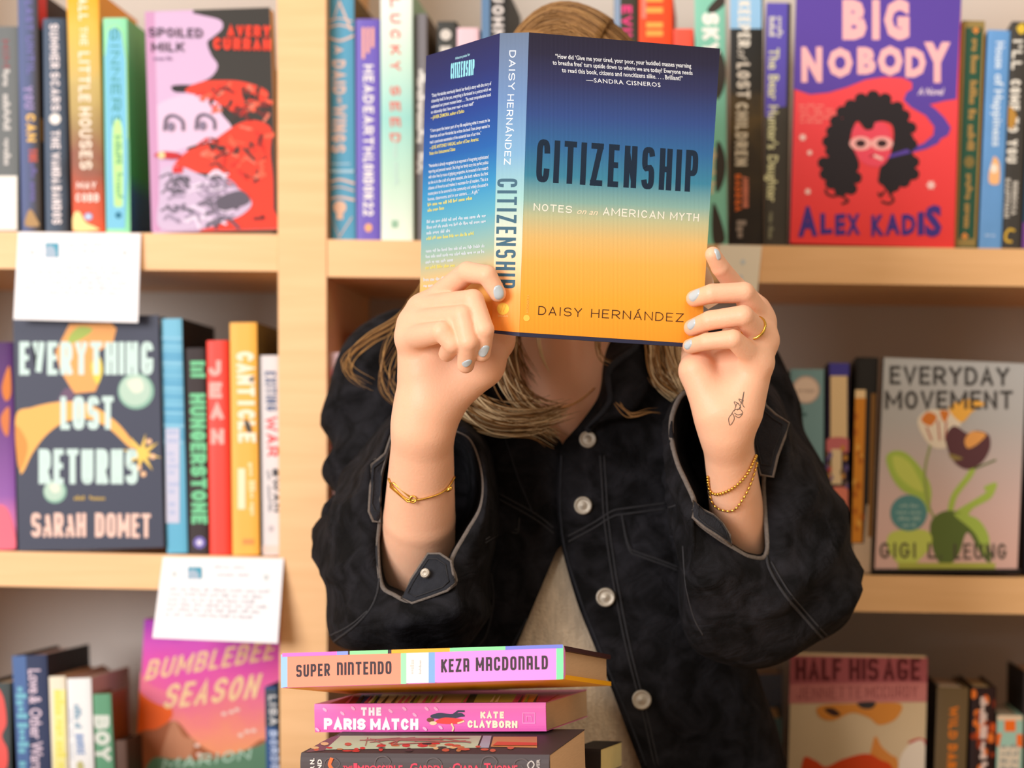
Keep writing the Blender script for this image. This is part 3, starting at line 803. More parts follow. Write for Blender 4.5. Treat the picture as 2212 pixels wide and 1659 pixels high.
def d(p):
    g = (176, 136, 70)
    p.line([(2082, 50), (2064, 530)], 7, g); p.line([(2126, 50), (2106, 530)], 4, g)
    p.rect(2084, 44, 2130, 60, (150, 128, 70)); p.rect(2062, 516, 2108, 532, (150, 128, 70))
    p.star(2108, 66, 9, 5, 4, (222, 140, 60)); p.star(2084, 510, 9, 5, 4, (222, 140, 60))
    for (a, b_) in ((84, 112), (120, 160), (174, 226), (236, 260), (270, 326), (376, 432), (440, 494)): p.scrawl((2100-(a-84)*.044, a), (2100-(b_-84)*.044, b_), (15, 0), g, 1)
    p.ell(2094, 350, 11, 13, (130, 110, 56))
spine_book('dark green spine with gold ornament and lettering, right of the face-out violet and red cover', 'UR', 2062, 2111, 44, mat('bottle_green_cover', (34, 82, 60)), xt=2079, Yf=2.364, m_left=mat('green_dark_side', (40, 50, 34)), draw=d)
def d(p):
    for s_, a, b_ in (('House', 90, 148), ('of', 160, 186), ('Happiness', 194, 316)): p.type(s_, (2152-(a-90)*.036, a), (2152-(b_-90)*.036, b_), (19, 0), (226, 240, 250), .02)
    p.blob([(2142, 352), (2148, 338), (2158, 350), (2160, 380), (2156, 398), (2138, 396), (2136, 376)], (250, 190, 130)); p.ell(2147, 364, 8, 10, (252, 236, 214))
    p.scrawl((2128, 510), (2150, 511), (0, -6), (190, 214, 240), 2)
spine_book('sky blue paperback with white title and a small orange cat, top right', 'UR', 2114, 2163, 64, mat('sky_blue_cover', (104, 158, 214), var=.15, vscale=30), xt=2134, Yf=2.364, hard=False, draw=d)
def d(p):
    for s_, a, b_ in (("I'LL", 86, 150), ('COME', 172, 238), ('TO', 254, 286), ('YOU', 302, 352)): p.text(s_, (2188-(a-86)*.055, a), (2188-(b_-86)*.055, b_), (22, 0), (240, 234, 220), .24)
    p.text('REBECCA', (2188, 392), (2184, 464), (11, 0), (214, 208, 196), .26); p.text('KAUFFMAN', (2172, 386), (2168, 470), (11, 0), (214, 208, 196), .26)
    p.line([(2190, 498), (2180, 496), (2172, 508), (2174, 520), (2184, 522)], 5, (226, 184, 60), True)
    p.blob([(2196, 60), (2210, 50), (2216, 66), (2204, 74)], (226, 190, 60)); p.blob([(2180, 230), (2196, 250), (2186, 280), (2174, 260)], (190, 140, 60))
spine_book('charcoal spine with white capitals and a gold letter mark, top right corner', 'UR', 2166, 2204, 46, mat('charcoal_leafy', (62, 58, 52), var=.3, vscale=30), xt=2186, Yf=2.364, draw=d)
def d(p): p.rect(2204, 480, 2240, 536, (120, 70, 150))
spine_book('dark teal book cut by the right edge of the top row', 'UR', 2207, 2260, 60, mat('deep_teal_cover', (26, 66, 92)), xt=2228, Yf=2.366, draw=d)

# ---- middle left bay ---------------------------------------------------------
def d(p):
    p.blob([(4, 836), (20, 790), (24, 850), (12, 866)], (214, 120, 40)); p.blob([(2, 900), (20, 880), (18, 940), (6, 930)], (214, 120, 60))
    p.blob([(-10, 1100), (14, 1096), (30, 1140), (32, 1186), (-10, 1188)], (236, 110, 130))
spine_book('purple to pink spine with orange flecks at the left edge of the middle row', 'ML', -30, 35, 740, grad('purple_pink', [(0, (240, 120, 160)), (.12, (226, 130, 180)), (.25, (150, 96, 170)), (.6, (110, 66, 130)), (1, (78, 44, 96))], 0, .22), xt=-38, Yf=2.366, m_side=mat('plum_side', (44, 18, 40)), draw=d)
def d(p):
    nv, W_, Or = (52, 56, 74), (206, 232, 226), (248, 184, 96)
    p.poly([(150, 700), (240, 698), (252, 710), (244, 740), (212, 760), (220, 812), (206, 846), (160, 850), (130, 800), (120, 760), (140, 720)], (240, 170, 96))
    p.blob([(150, 726), (172, 706), (200, 712), (180, 730), (150, 742)], (170, 190, 90)); p.blob([(196, 790), (214, 770), (222, 800), (210, 830)], (236, 214, 84))
    p.blob([(140, 840), (160, 848), (150, 876), (110, 896), (118, 880)], (110, 84, 110))
    p.blob([(34, 900), (70, 880), (130, 868), (190, 872), (250, 910), (290, 960), (280, 966), (236, 926), (190, 905), (140, 912), (100, 940), (70, 980), (50, 1020), (42, 1010)], Or)
    p.blob([(34, 920), (60, 960), (48, 1010), (38, 1000)], (226, 150, 70))
    for cx, cy, r in ((294, 845, 39), (119, 1062, 25)):
        p.ell(cx, cy, r, r, (140, 186, 166)); p.ell(cx-2, cy-2, r*.86, r*.86, (186, 214, 196)); p.blob([(cx-r*.5, cy-r*.5), (cx+r*.2, cy-r*.7), (cx+r*.4, cy-r*.1), (cx-r*.1, cy+r*.1)], (226, 232, 214))
    p.star(306, 980, 44, 13, 8, (244, 206, 96), .2)
    for q in ((322, 954), (330, 986), (310, 1024), (300, 1010)): p.ell(q[0], q[1], 6, 6, (248, 196, 150))
    p.text('EVERYTHING', (42, 810), (331, 810), (0, -72), W_, .17, 3.2, .22)
    p.text('LOST', (131, 928), (246, 928), (0, -72), W_, .17, 3.2, .22)
    p.text('RETURNS', (84, 1046), (298, 1046), (0, -76), W_, .17, 3.2, .22)
    p.scrawl((160, 1080), (228, 1080), (0, -9), (190, 160, 80), 2)
    p.text('SARAH', (68, 1160), (186, 1160), (0, -52), (246, 206, 190), .16, 3.2, .2); p.text('DOMET', (206, 1160), (326, 1162), (0, -52), (246, 206, 190), .16, 3.2, .2)
face_book('navy cover with pale capitals, swooping figure and gold star, under the shelf card', 'ML', (26, 688), (344, 690), (352, 1196), (38, 1190), mat('navy_cover', (54, 58, 78), .45), t=.03, m_spine=mat('navy_blue_spine', (60, 78, 130)), Yf=2.357, draw=d)
def d(p):
    for i in range(26): p.line([(345, 730+i*9), (396, 731+i*9)], rng.uniform(2, 6), [(84, 160, 200), (118, 186, 216), (140, 200, 226)][rng.randint(3)])
    p.rect(358, 925, 388, 1130, (206, 206, 226)); p.scrawl((362, 930), (366, 1120), (22, 0), (180, 190, 220), 4, .5)
spine_book('light blue spine with white lettering, beside the navy face-out cover', 'ML', 353, 405, 689, grad('light_blue_spine', [(0, (100, 178, 210)), (.5, (120, 190, 220)), (1, (126, 194, 222))], 0, .24), xt=340, Yf=2.362, m_side=mat('black_jacket_side', (28, 26, 28)), draw=d)
def d(p):
    p.text('KAT', (411, 780), (412, 816), (34, 0), (118, 206, 150), .26)
    p.text('HUNGERSTONE', (410, 850), (414, 1132), (34, 0), (118, 206, 150), .26, gap=.16)
    p.ell(431, 1172, 13, 13, (120, 110, 190)); p.ell(431, 1172, 6, 6, (226, 220, 240))
spine_book('black spine with mint green capitals and a violet dot near the bottom, middle row', 'ML', 407, 450, 752, mat('brown_black_cover', (58, 48, 48)), xt=399, Yf=2.364, draw=d)
def d(p):
    for ch, a, x in (('J', 812, 451), ('E', 860, 452), ('A', 906, 455), ('N', 960, 456)): p.text(ch, (x, a), (x+28, a), (0, -34), (255, 180, 170), .3)
spine_book('bright red spine with four stacked pink letters, middle row', 'ML', 453, 500, 736, mat('scarlet_cover', (244, 58, 36), .4), xt=446, Yf=2.362, draw=d)
def d(p):
    for i, ch in enumerate('CANTICLE'):
        p.text(ch, (510+i*.6, 760+i*25), (511+i*.6, 781+i*25), (38, 0), (255, 240, 214), .22)
    p.blob([(528, 906), (540, 914), (544, 934), (532, 930)], (80, 70, 60)); p.blob([(536, 820), (548, 812), (546, 826)], (120, 120, 110))
    p.rect(514, 1012, 530, 1100, (255, 236, 196)); p.scrawl((536, 1000), (540, 1115), (14, 0), (255, 226, 170), 3)
    p.rect(524, 1164, 548, 1176, (240, 150, 80))
spine_book('tall golden yellow spine with white ornamented capitals, middle row', 'ML', 502, 560, 697, mat('golden_yellow_cover', (250, 182, 74), .45), xt=496, Yf=2.360, m_side=mat('olive_side', (90, 72, 20), var=.5, vscale=50), draw=d)
def d(p):
    p.text('EXITING', (572, 802), (575, 888), (24, 0), (96, 108, 140), .2)
    p.text('WAR', (574, 900), (578, 986), (24, 0), (226, 60, 66), .2)
    p.text('SWAN', (588, 1012), (592, 1106), (13, 0), (60, 60, 66), .3); p.scrawl((576, 1016), (580, 1106), (9, 0), (150, 150, 156), 2)
    p.ell(586, 1142, 6, 7, (190, 184, 188)); p.rect(564, 1178, 610, 1196, (226, 206, 196))
spine_book('white spine with blue and red capitals, against the upright on the middle row', 'ML', 562, 609, 768, mat('off_white_cover', (226, 220, 220)), xt=556, Yf=2.366, draw=d)

# ---- middle bay behind the person ------------------------------------------------
def d(p):
    for y in (800, 850, 910, 960, 1020, 1080): p.blob([(716, y), (732, y-14), (742, y+4), (730, y+22), (716, y+14)], (244, 150, 164))
spine_book('pale pink spine with rosy marks, between the upright and the shoulder', 'MR', 712, 752, 762, mat('pale_rose_cover', (240, 208, 216)), xt=704, Yf=2.364, draw=d)
def d(p):
    p.poly([(824, 700), (870, 700), (870, 900), (800, 900)], (240, 80, 120)); p.poly([(850, 700), (872, 700), (872, 900), (838, 900)], (240, 160, 100))
spine_book('purple and pink book showing above the shoulder, behind the raised hand', 'MR', 780, 872, 707, mat('orchid_cover', (204, 120, 212)), Yf=2.43, depth=.15, draw=d)
spine_book('dark grey book just behind the right shoulder', 'MR', 1690, 1703, 800, mat('dim_grey_cover', (74, 72, 74)), Yf=2.37)
def d(p):
    p.ell(1741, 842, 30, 30, (196, 166, 150)); p.ell(1741, 842, 26, 26, (232, 204, 180)); p.scrawl((1722, 848), (1760, 848), (0, -10), (190, 160, 140), 1)
    p.scrawl((1722, 880), (1724, 1000), (20, 0), (66, 100, 96), 1, .6)
spine_book('thick grey teal spine with a round cream sticker, right of the shoulder', 'MR', 1702, 1778, 797, mat('grey_teal_cover', (122, 156, 156), .55), xt=1704, Yf=2.364, m_side=mat('navy_side', (20, 22, 32)), draw=d)
def d(p):
    p.rect(1792, 782, 1834, 812, (70, 62, 150)); p.rect(1794, 812, 1830, 960, (236, 202, 150))
    p.blob([(1786, 950), (1810, 944), (1834, 950), (1834, 976), (1788, 976)], (206, 110, 110)); p.rect(1796, 970, 1818, 1046, (236, 206, 160))
    for i in range(20): p.ell(rng.choice([rng.uniform(1784, 1796), rng.uniform(1818, 1832)]), rng.uniform(960, 1060), 5, 7, [(206, 140, 50), (120, 90, 50), (110, 90, 140), (200, 80, 70)][rng.randint(4)], n=8)
    p.blob([(1784, 1060), (1830, 1056), (1828, 1110), (1780, 1110)], (230, 130, 104)); p.rect(1782, 1110, 1828, 1160, (222, 170, 166))
spine_book('narrow cream spine with a violet top and floral lower half, middle row right', 'MR', 1782, 1830, 784, mat('purple_black_cover', (40, 26, 50)), xt=1787, Yf=2.364, draw=d)
def d(p):
    p.rect(1845, 842, 1870, 866, (250, 214, 160))
    p.poly([(1846, 860), (1870, 860), (1862, 1172), (1840, 1172)], (222, 140, 40))
    for i in range(14): p.ell(rng.uniform(1846, 1864), rng.uniform(880, 1160), 5, 9, [(190, 104, 24), (236, 170, 70)][rng.randint(2)], n=8)
    p.poly([(1842, 1174), (1866, 1174), (1872, 1090), (1884, 1090), (1880, 1238), (1840, 1238)], (206, 178, 150))
    p.poly([(1882, 850), (1892, 850), (1884, 1160), (1874, 1160)], (140, 96, 44))
spine_book('tall black spine with a long amber stripe, next to the tulip cover', 'MR', 1836, 1884, 771, mat('night_black_cover', (34, 30, 26)), xt=1850, Yf=2.366, draw=d)
def d(p):
    T = (64, 60, 56)
    gr, gy, gd = (176, 200, 84), (206, 216, 100), (98, 116, 52)
    # leaves, stems and two blooms
    p.blob([(1914, 990), (1930, 974), (1960, 980), (1996, 1020), (2012, 1060), (2004, 1110), (1990, 1080), (1950, 1060), (1926, 1030)], gr); p.blob([(1930, 985), (1965, 1000), (1995, 1060), (1965, 1050), (1936, 1020)], gy)
    p.line([(2010, 960), (1998, 1020), (2006, 1090), (2030, 1140)], 5, (150, 160, 90), True)
    p.line([(2112, 970), (2098, 1020), (2062, 1070), (2052, 1110)], 13, gr, True)
    p.blob([(2040, 1120), (2070, 1100), (2120, 1070), (2150, 1050), (2140, 1076), (2100, 1100), (2080, 1130)], gr); p.blob([(2126, 1052), (2150, 1042), (2152, 1054), (2134, 1062)], gr)
    p.line([(2106, 1012), (2150, 994)], 4, gd, True)
    p.blob([(2010, 1130), (2040, 1104), (2080, 1110), (2120, 1130), (2136, 1166), (2140, 1214), (2120, 1200), (2090, 1150), (2070, 1200), (2040, 1224), (2016, 1190)], gd)
    p.blob([(2060, 1110), (2110, 1120), (2136, 1160), (2130, 1200), (2104, 1150)], gr); p.blob([(1926, 1150), (2000, 1146), (2010, 1180), (1960, 1226), (1920, 1190)], gy)
    p.rect(1940, 1216, 2150, 1230, (186, 186, 80))
    p.blob([(1982, 910), (2000, 888), (2036, 884), (2064, 892), (2080, 906), (2060, 940), (2052, 964), (2020, 968), (1996, 946)], (240, 224, 200))
    for q in ([(1990, 908), (2004, 890), (2024, 900), (2010, 920)], [(2030, 888), (2050, 890), (2040, 912)]): p.blob(q, (226, 130, 50))
    for q in ([(2002, 924), (2012, 950)], [(2026, 910), (2030, 950)], [(2044, 912), (2042, 950)]): p.line(q, 4, (190, 110, 90))
    p.blob([(2050, 880), (2090, 862), (2126, 872), (2100, 890), (2076, 912)], (252, 186, 76))
    p.blob([(2042, 948), (2060, 920), (2090, 936), (2110, 930), (2136, 940), (2138, 970), (2120, 1000), (2090, 1014), (2060, 996)], (98, 58, 62)); p.blob([(2084, 950), (2100, 932), (2130, 938), (2110, 960), (2090, 968)], (244, 170, 90)); p.blob([(2050, 980), (2080, 990), (2060, 994)], (150, 130, 70))
    p.ell(1963, 1108, 40, 39, (92, 146, 146))
    for i, (a, b_) in enumerate(((1944, 1984), (1936, 1990), (1940, 1988), (1950, 1978))): p.scrawl((a, 1096+i*14), (b_, 1096+i*14), (0, -8), (160, 190, 180), 2)
    p.text('EVERYDAY', (1922, 830), (2180, 834), (0, -40), T, .17, gap=.22); p.text('MOVEMENT', (1912, 884), (2188, 884), (0, -40), T, .17, gap=.22)
    p.text('GIGI L.', (1900, 1206), (2036, 1206), (0, -34), (84, 74, 60), .15); p.text('LEUNG', (2060, 1208), (2174, 1208), (0, -34), (84, 74, 60), .15)
face_book('pale grey and pink cover with two painted tulips and a teal disc, face out', None, (1905, 772), (2210, 776), (2204, 1234), (1885, 1230), grad('grey_pink_cover', [(0, (236, 190, 176)), (.3, (226, 192, 182)), (.7, (190, 186, 182)), (1, (186, 186, 184))], 0, .22), t=.026, hard=False, m_spine=mat('tulip_spine', (70, 60, 54)), Yf=2.357, draw=d)
b = MB(); q = P(1880, 0, 2.352); z0 = max(shelf_z('MR', xw(1880)), shelf_z('MR', xw(2206)))+.0004; ztop = P(1885, 1231, 2.357).z
b.box((xw(1882), 2.352, z0), (xw(2206)-xw(1882), 0, 0), (0, .05, 0), (0, 0, .0022), mat('dark_stand', (40, 30, 24)))
b.box((xw(1882), 2.352, z0), (xw(2206)-xw(1882), 0, 0), (0, .004, 0), (0, 0, .006), mat('dark_stand', (40, 30, 24)))
o = b.build('book_stand'); tag(o, 'low dark display ledge under the tulip cover', 'book stand')
spine_book('dark blue book cut by the right edge of the middle row', 'MR', 2208, 2250, 800, mat('ink_blue_cover', (36, 46, 70)), Yf=2.37)

# ---- lower left bay ---------------------------------------------------------
def d(p):
    p.blob([(-10, 1500), (6, 1504), (14, 1560), (4, 1590), (16, 1620), (14, 1659), (-10, 1659)], (240, 92, 86))
spine_book('dark grey spine with a coral red shape, bottom left corner', 'BL', -40, 26, 1476, mat('grey_green_cover', (72, 80, 80)), xt=-44, Yf=2.366, draw=d, m_side=mat('black_side2', (14, 14, 16)))
def d(p):
    p.poly([(26, 1416), (56, 1416), (66, 1700), (40, 1700)], (78, 108, 160))
    for s_, a, b_ in (('Love', 1446, 1498), ('&', 1504, 1520), ('Other', 1530, 1596), ('Wars', 1602, 1664)): p.type(s_, (62+(a-1446)*.03, a), (62+(b_-1446)*.03, b_), (26, 0), (226, 204, 220), .02)
    p.scrawl((34, 1484), (38, 1556), (22, 0), (120, 190, 206), 1, .7); p.scrawl((38, 1562), (44, 1700), (22, 0), (120, 190, 206), 2, .7)
spine_book('blue and navy book with pale pink title, its black cover showing above the cream spines', 'BL', 44, 118, 1417, mat('navy_two_tone', (50, 60, 92)), xt=26, Yf=2.364, depth=.155, m_side=mat('black_back_cover', (22, 14, 16)), m_left=mat('umber_cover', (80, 70, 50)), draw=d, pages=mat('pinkish_pages', (214, 190, 180)))
def d(p):
    p.rect(116, 1490, 142, 1800, (244, 236, 150)); p.scrawl((118, 1490), (126, 1700), (20, 0), (236, 226, 110), 4)
spine_book('cream spine with a pale yellow band, lower left bay', 'BL', 116, 156, 1462, mat('cream_cover', (240, 230, 206)), xt=101, Yf=2.364, m_side=mat('tan_side', (206, 170, 130)), draw=d)
def d(p):
    p.scrawl((160, 1522), (162, 1574), (15, 0), (130, 164, 184), 2); p.text('HOUSE', (162, 1586), (166, 1630), (18, 0), (120, 150, 196), .2)
    p.blob([(166, 1650), (176, 1644), (182, 1659), (170, 1666)], (196, 190, 130)); p.scrawl((150, 1530), (154, 1640), (5, 0), (206, 214, 224), 3)
spine_book('white spine with small blue lettering, between the cream and the green spine', 'BL', 158, 210, 1466, mat('white_cover', (240, 240, 238)), xt=144, Yf=2.364, m_side=mat('pink_tan_side', (214, 184, 170)), draw=d)
def d(p):
    for i, ch in enumerate('BOY'): p.text(ch, (200+i*1.5, 1545+i*34), (201+i*1.5, 1576+i*34), (36, 0), (214, 220, 208), .3)
spine_book('green spine with three large pale letters, lower left bay', 'BL', 212, 256, 1500, mat('leaf_green_cover', (98, 156, 120)), xt=195, Yf=2.364, depth=.064, m_side=grad('rust_side', [(0, (40, 24, 16)), (1, (140, 80, 20))], 0, .2), draw=d, pages=mat('peach_pages', (226, 186, 150)))
spine_book('short dark brown spine, between the green spine and the sunset cover', 'BL', 258, 284, 1600, mat('umber_spine', (96, 70, 58)), xt=247, Yf=2.366, m_side=mat('umber_side', (60, 44, 24)), depth=.06)
def d(p):
    p.blob([(298, 1490), (330, 1500), (370, 1530), (366, 1556), (330, 1580), (286, 1602), (290, 1560)], (250, 100, 10))
    p.blob([(296, 1440), (316, 1470), (350, 1490), (420, 1500), (410, 1520), (350, 1524), (300, 1490)], (244, 120, 150))
    p.blob([(286, 1604), (340, 1574), (380, 1558), (420, 1600), (470, 1630), (520, 1628), (580, 1606), (590, 1800), (280, 1800)], (170, 96, 56))
    p.blob([(360, 1590), (376, 1556), (396, 1590), (420, 1600), (400, 1650), (350, 1640)], (200, 134, 96))
    p.blob([(320, 1650), (380, 1640), (460, 1640), (560, 1610), (596, 1600), (596, 1800), (300, 1800)], (96, 138, 106))
    C1 = (252, 214, 158)
    def brush(t, x0, y0, x1, y1, h): p.text(t, (x0, y0), (x1, y1), (h*.3, -h), C1, .155, 2.0, .3)
    brush('BUMBLEBEE', 312, 1470, 588, 1424, 44); brush('SEASON', 350, 1532, 552, 1508, 54)
    for cx, cy in ((484, 1542), (500, 1538), (512, 1533), (520, 1588), (534, 1580), (548, 1578), (426, 1610), (430, 1630)): p.ell(cx, cy, 6, 4, (246, 214, 196), n=10)
    p.text('MARION', (350, 1664), (540, 1640), (4, -24), (180, 214, 190), .18)
face_book('sunset coloured cover in violet, pink and orange, leaning face out under the lower shelf card', 'BL', (312, 1338), (612, 1344), (588, 1894), (282, 1884), grad('sunset_cover', [(0, (250, 160, 90)), (.42, (250, 166, 110)), (.56, (248, 140, 130)), (.68, (240, 106, 160)), (.78, (236, 90, 180)), (.88, (222, 90, 196)), (1, (170, 60, 180))], 0, .26, blotch=.22), t=.024, m_spine=mat('sunset_spine', (230, 120, 200)), Yf=2.432, draw=d)
def d(p):
    p.rect(572, 1488, 612, 1570, (60, 74, 88))
    p.text('LISA', (580, 1502), (583, 1566), (20, 0), (206, 206, 206), .24); p.text('BORDERS', (582, 1578), (588, 1700), (22, 0), (190, 206, 236), .24)
spine_book('navy blue spine with pale capitals standing against the upright, lower left bay', 'BL', 580, 616, 1484, mat('royal_navy_cover', (46, 84, 140)), xt=571, Yf=2.352, depth=.079, draw=d)

# ---- lower right bay ---------------------------------------------------------
spine_book('grey blue book set back at the right of the jacket, lower bay', 'BR', 1600, 1690, 1456, mat('grey_blue_cover', (122, 134, 160)), Yf=2.518, depth=.095)
spine_book('dark teal book with cream page tops, between the jacket and the pink topped cover', 'BR', 1612, 1690, 1552, mat('dull_teal_cover', (66, 84, 78)), Yf=2.364, depth=.15, pages=mat('cream_pages', (226, 200, 150)))
def d(p):
    p.rect(1700, 1416, 2010, 1478, (170, 84, 86)); p.poly([(1706, 1478), (2004, 1474), (2003, 1516), (1704, 1520)], (206, 124, 116))
    p.text('HALF', (1718, 1470), (1818, 1470), (0, -48), (92, 24, 26), .18, 3.2, .2); p.text('HIS', (1834, 1470), (1898, 1470), (0, -48), (92, 24, 26), .18, 3.2, .2); p.text('AGE', (1908, 1470), (1988, 1470), (0, -48), (92, 24, 26), .18, 3.2, .2)
    p.text('JENNETTE', (1722, 1510), (1862, 1508), (0, -26), (160, 84, 80), .12, 3.2); p.text('MCCURDY', (1870, 1508), (1982, 1506), (0, -26), (160, 84, 80), .12, 3.2)
    p.blob([(1764, 1530), (1790, 1522), (1860, 1520), (1944, 1520), (1936, 1552), (1900, 1566), (1876, 1550), (1840, 1540), (1800, 1556), (1772, 1550)], (226, 142, 54))
    p.blob([(1780, 1532), (1800, 1530), (1816, 1544), (1798, 1546)], (70, 40, 30)); p.blob([(1852, 1518), (1890, 1516), (1884, 1530), (1862, 1530)], (60, 52, 50))
    p.blob([(1884, 1610), (1892, 1590), (1904, 1612), (1924, 1630), (1938, 1640), (1936, 1680), (1880, 1660)], (226, 140, 60))
    p.blob([(1734, 1644), (1760, 1642), (1784, 1656), (1820, 1640), (1870, 1628), (1900, 1640), (1930, 1664), (1930, 1760), (1740, 1760)], (222, 70, 16))
    p.blob([(1960, 1604), (1984, 1594), (2000, 1600), (1998, 1614), (1976, 1606)], (200, 60, 60)); p.blob([(1944, 1640), (1980, 1600), (2000, 1620), (1998, 1760), (1940, 1760)], (240, 220, 196))
face_book('cream and orange cover with a dusky pink top band, face out at the bottom right', 'BR', (1705, 1413), (2006, 1410), (1988, 1952), (1690, 1950), mat('cream_face_cover', (222, 192, 150), .45, var=.15, vscale=9), t=.03, m_spine=mat('maroon_spine', (60, 20, 24)), Yf=2.358, draw=d)
def d(p):
    p.text('WILD', (2052, 1526), (2048, 1596), (19, 0), (232, 124, 24), .26); p.text('DARK', (2048, 1608), (2044, 1680), (20, 0), (232, 124, 24), .26)
spine_book('olive brown spine with orange capitals, right of the pink topped cover', 'BR', 2008, 2076, 1484, mat('olive_brown_cover', (112, 88, 54)), xt=2025, Yf=2.364, m_left=mat('black_left_side', (24, 16, 12)), draw=d)
def d(p):
    for i in range(34): p.ell(rng.uniform(2100, 2148), rng.uniform(1488, 1700), rng.uniform(5, 9), rng.uniform(6, 12), [(214, 84, 20), (150, 52, 10), (236, 120, 40), (110, 36, 10)][rng.randint(4)], n=8)
    for a, b_ in ((1506, 1566), (1568, 1596), (1602, 1640), (1646, 1690)): p.scrawl((2118, a), (2116, b_), (15, 0), (236, 206, 190), 1, .9)
spine_book('dark spine with burnt orange flowers and white script, lower right bay', 'BR', 2086, 2140, 1484, mat('dark_flower_cover', (44, 18, 10)), xt=2099, Yf=2.366, draw=d, m_left=mat('black_left_side', (24, 16, 12)), pages=mat('cream_pages', (226, 200, 150)))
def d(p):
    Or = (250, 112, 24); cr = (226, 208, 180)
    p.rect(2152, 1544, 2208, 1556, (240, 206, 170)); p.rect(2170, 1556, 2194, 1580, Or); p.poly([(2152, 1584), (2164, 1584), (2158, 1612), (2150, 1612)], Or); p.rect(2196, 1586, 2208, 1614, Or)
    p.poly([(2158, 1612), (2204, 1612), (2198, 1700), (2152, 1700)], cr)
    for i in range(5): p.scrawl((2162, 1616+i*16), (2200, 1616+i*16), (0, -9), (150, 150, 140), 2)
spine_book('mint and cream spine with orange squares, lower right corner', 'BR', 2143, 2202, 1545, mat('soft_mint_cover', (164, 200, 178)), xt=2152, Yf=2.362, draw=d, m_left=mat('green_left_side', (40, 90, 70)))
spine_book('tall dark brown book cut by the right edge, lower right corner', 'BR', 2204, 2262, 1452, mat('dark_brown_cover', (40, 26, 18)), xt=2212, Yf=2.374, m_left=mat('black_left_side', (24, 16, 12)))

# ---- cards pinned over the shelf edges -------------------------------------------
M_CARD = mat('white_card', (246, 244, 246), .7)
def card(label, q, dep, logo, lines, dots, rgb=None):
    """a thin card bent over the shelf edge; q = four pixels, dep = depth of top and bottom edge"""
    m = M_CARD if rgb is None else mat('cream_card', rgb, .7)
    a, b_, c_, d_ = P(*q[0], dep[0]), P(*q[1], dep[0]), P(*q[2], dep[1]), P(*q[3], dep[1])
    n = (b_-a).cross(d_-a).normalized()
    if n.y > 0: n = -n
    mb = MB(); mb.hexa([a, b_, c_, d_], [p-n*.0006 for p in (a, b_, c_, d_)], m)
    pz = a.dot(n)
    def pl(px, py, lift=0):
        r = P(px, py, 1.0)-Vector((0, 0, CAMZ)); o = Vector((0, 0, CAMZ)); t = (pz-o.dot(n))/r.dot(n)
        return o+r*t+n*(.0003+lift)
    p = Print(mb, pl)
    if logo:
        x0, y0, x1, y1 = logo
        p.rect(x0, y0, x1, y1, (76, 158, 184)); p.blob([(x0+2, y0+8), (x0+(x1-x0)*.6, y0+8), (x0+(x1-x0)*.8, y1-2), (x0+2, y1-2)], (166, 186, 204), 4)
    for x0, y0, x1, y1, nw in lines: p.scrawl((x0, y0), (x1, y1), (0, -7), (196, 195, 202), nw, .55)
    for x, y in dots: p.ell(x, y, 5, 6, (206, 212, 212))
    o = mb.build('shelf_card'); tag(o, label, 'card')
card('white printed card with a small blue logo, hanging from the upper shelf at the left', [(39, 501), (304, 504), (298, 697), (29, 690)], (2.346, 2.338), (98, 525, 127, 556),
     [(148, 533, 262, 530, 4), (152, 545, 220, 546, 3)]+[(50, 580+i*11, 278-(i % 3)*12, 582+i*11, 9) for i in range(6)], [(69, 545), (269, 546)])
card('tilted white printed card hanging from the middle shelf beside the upright', [(352, 1203), (613, 1206), (600, 1390), (329, 1378)], (2.347, 2.315), (406, 1225, 436, 1250),
     [(462, 1228, 530, 1229, 2), (468, 1244, 540, 1246, 2)]+[(366-i*2, 1275+i*11, 582-i*2-(i % 3)*14, 1281+i*11, 8) for i in range(6)], [(376, 1240), (574, 1247)])
card('cream card hanging from the upper shelf behind the raised fingers at the right', [(1552, 528), (1646, 531), (1635, 640), (1560, 632)], (2.346, 2.34), None, [], [(1605, 566), (1600, 600)], (240, 228, 204))

# ------------------------------------------------------------------ counter and the pile on it
ZT = P(0, 1716, 1.845).z-.0005
M_TABLE = wood('counter_birch', (226, 190, 146))
tb = thing('counter', 'pale wooden counter in front of the person, carrying the pile of books', 'counter', (-.25, 1.8, 0))
b = MB(); b.box((-1.0, 1.45, ZT-.03), (1.5, 0, 0), (0, .55, 0), (0, 0, .03), M_TABLE); b.build('countertop', tb)
b = MB(); b.box((-.95, 1.5, 0), (1.4, 0, 0), (0, .46, 0), (0, 0, ZT-.0305), M_TABLE); b.build('base_cabinet', tb)

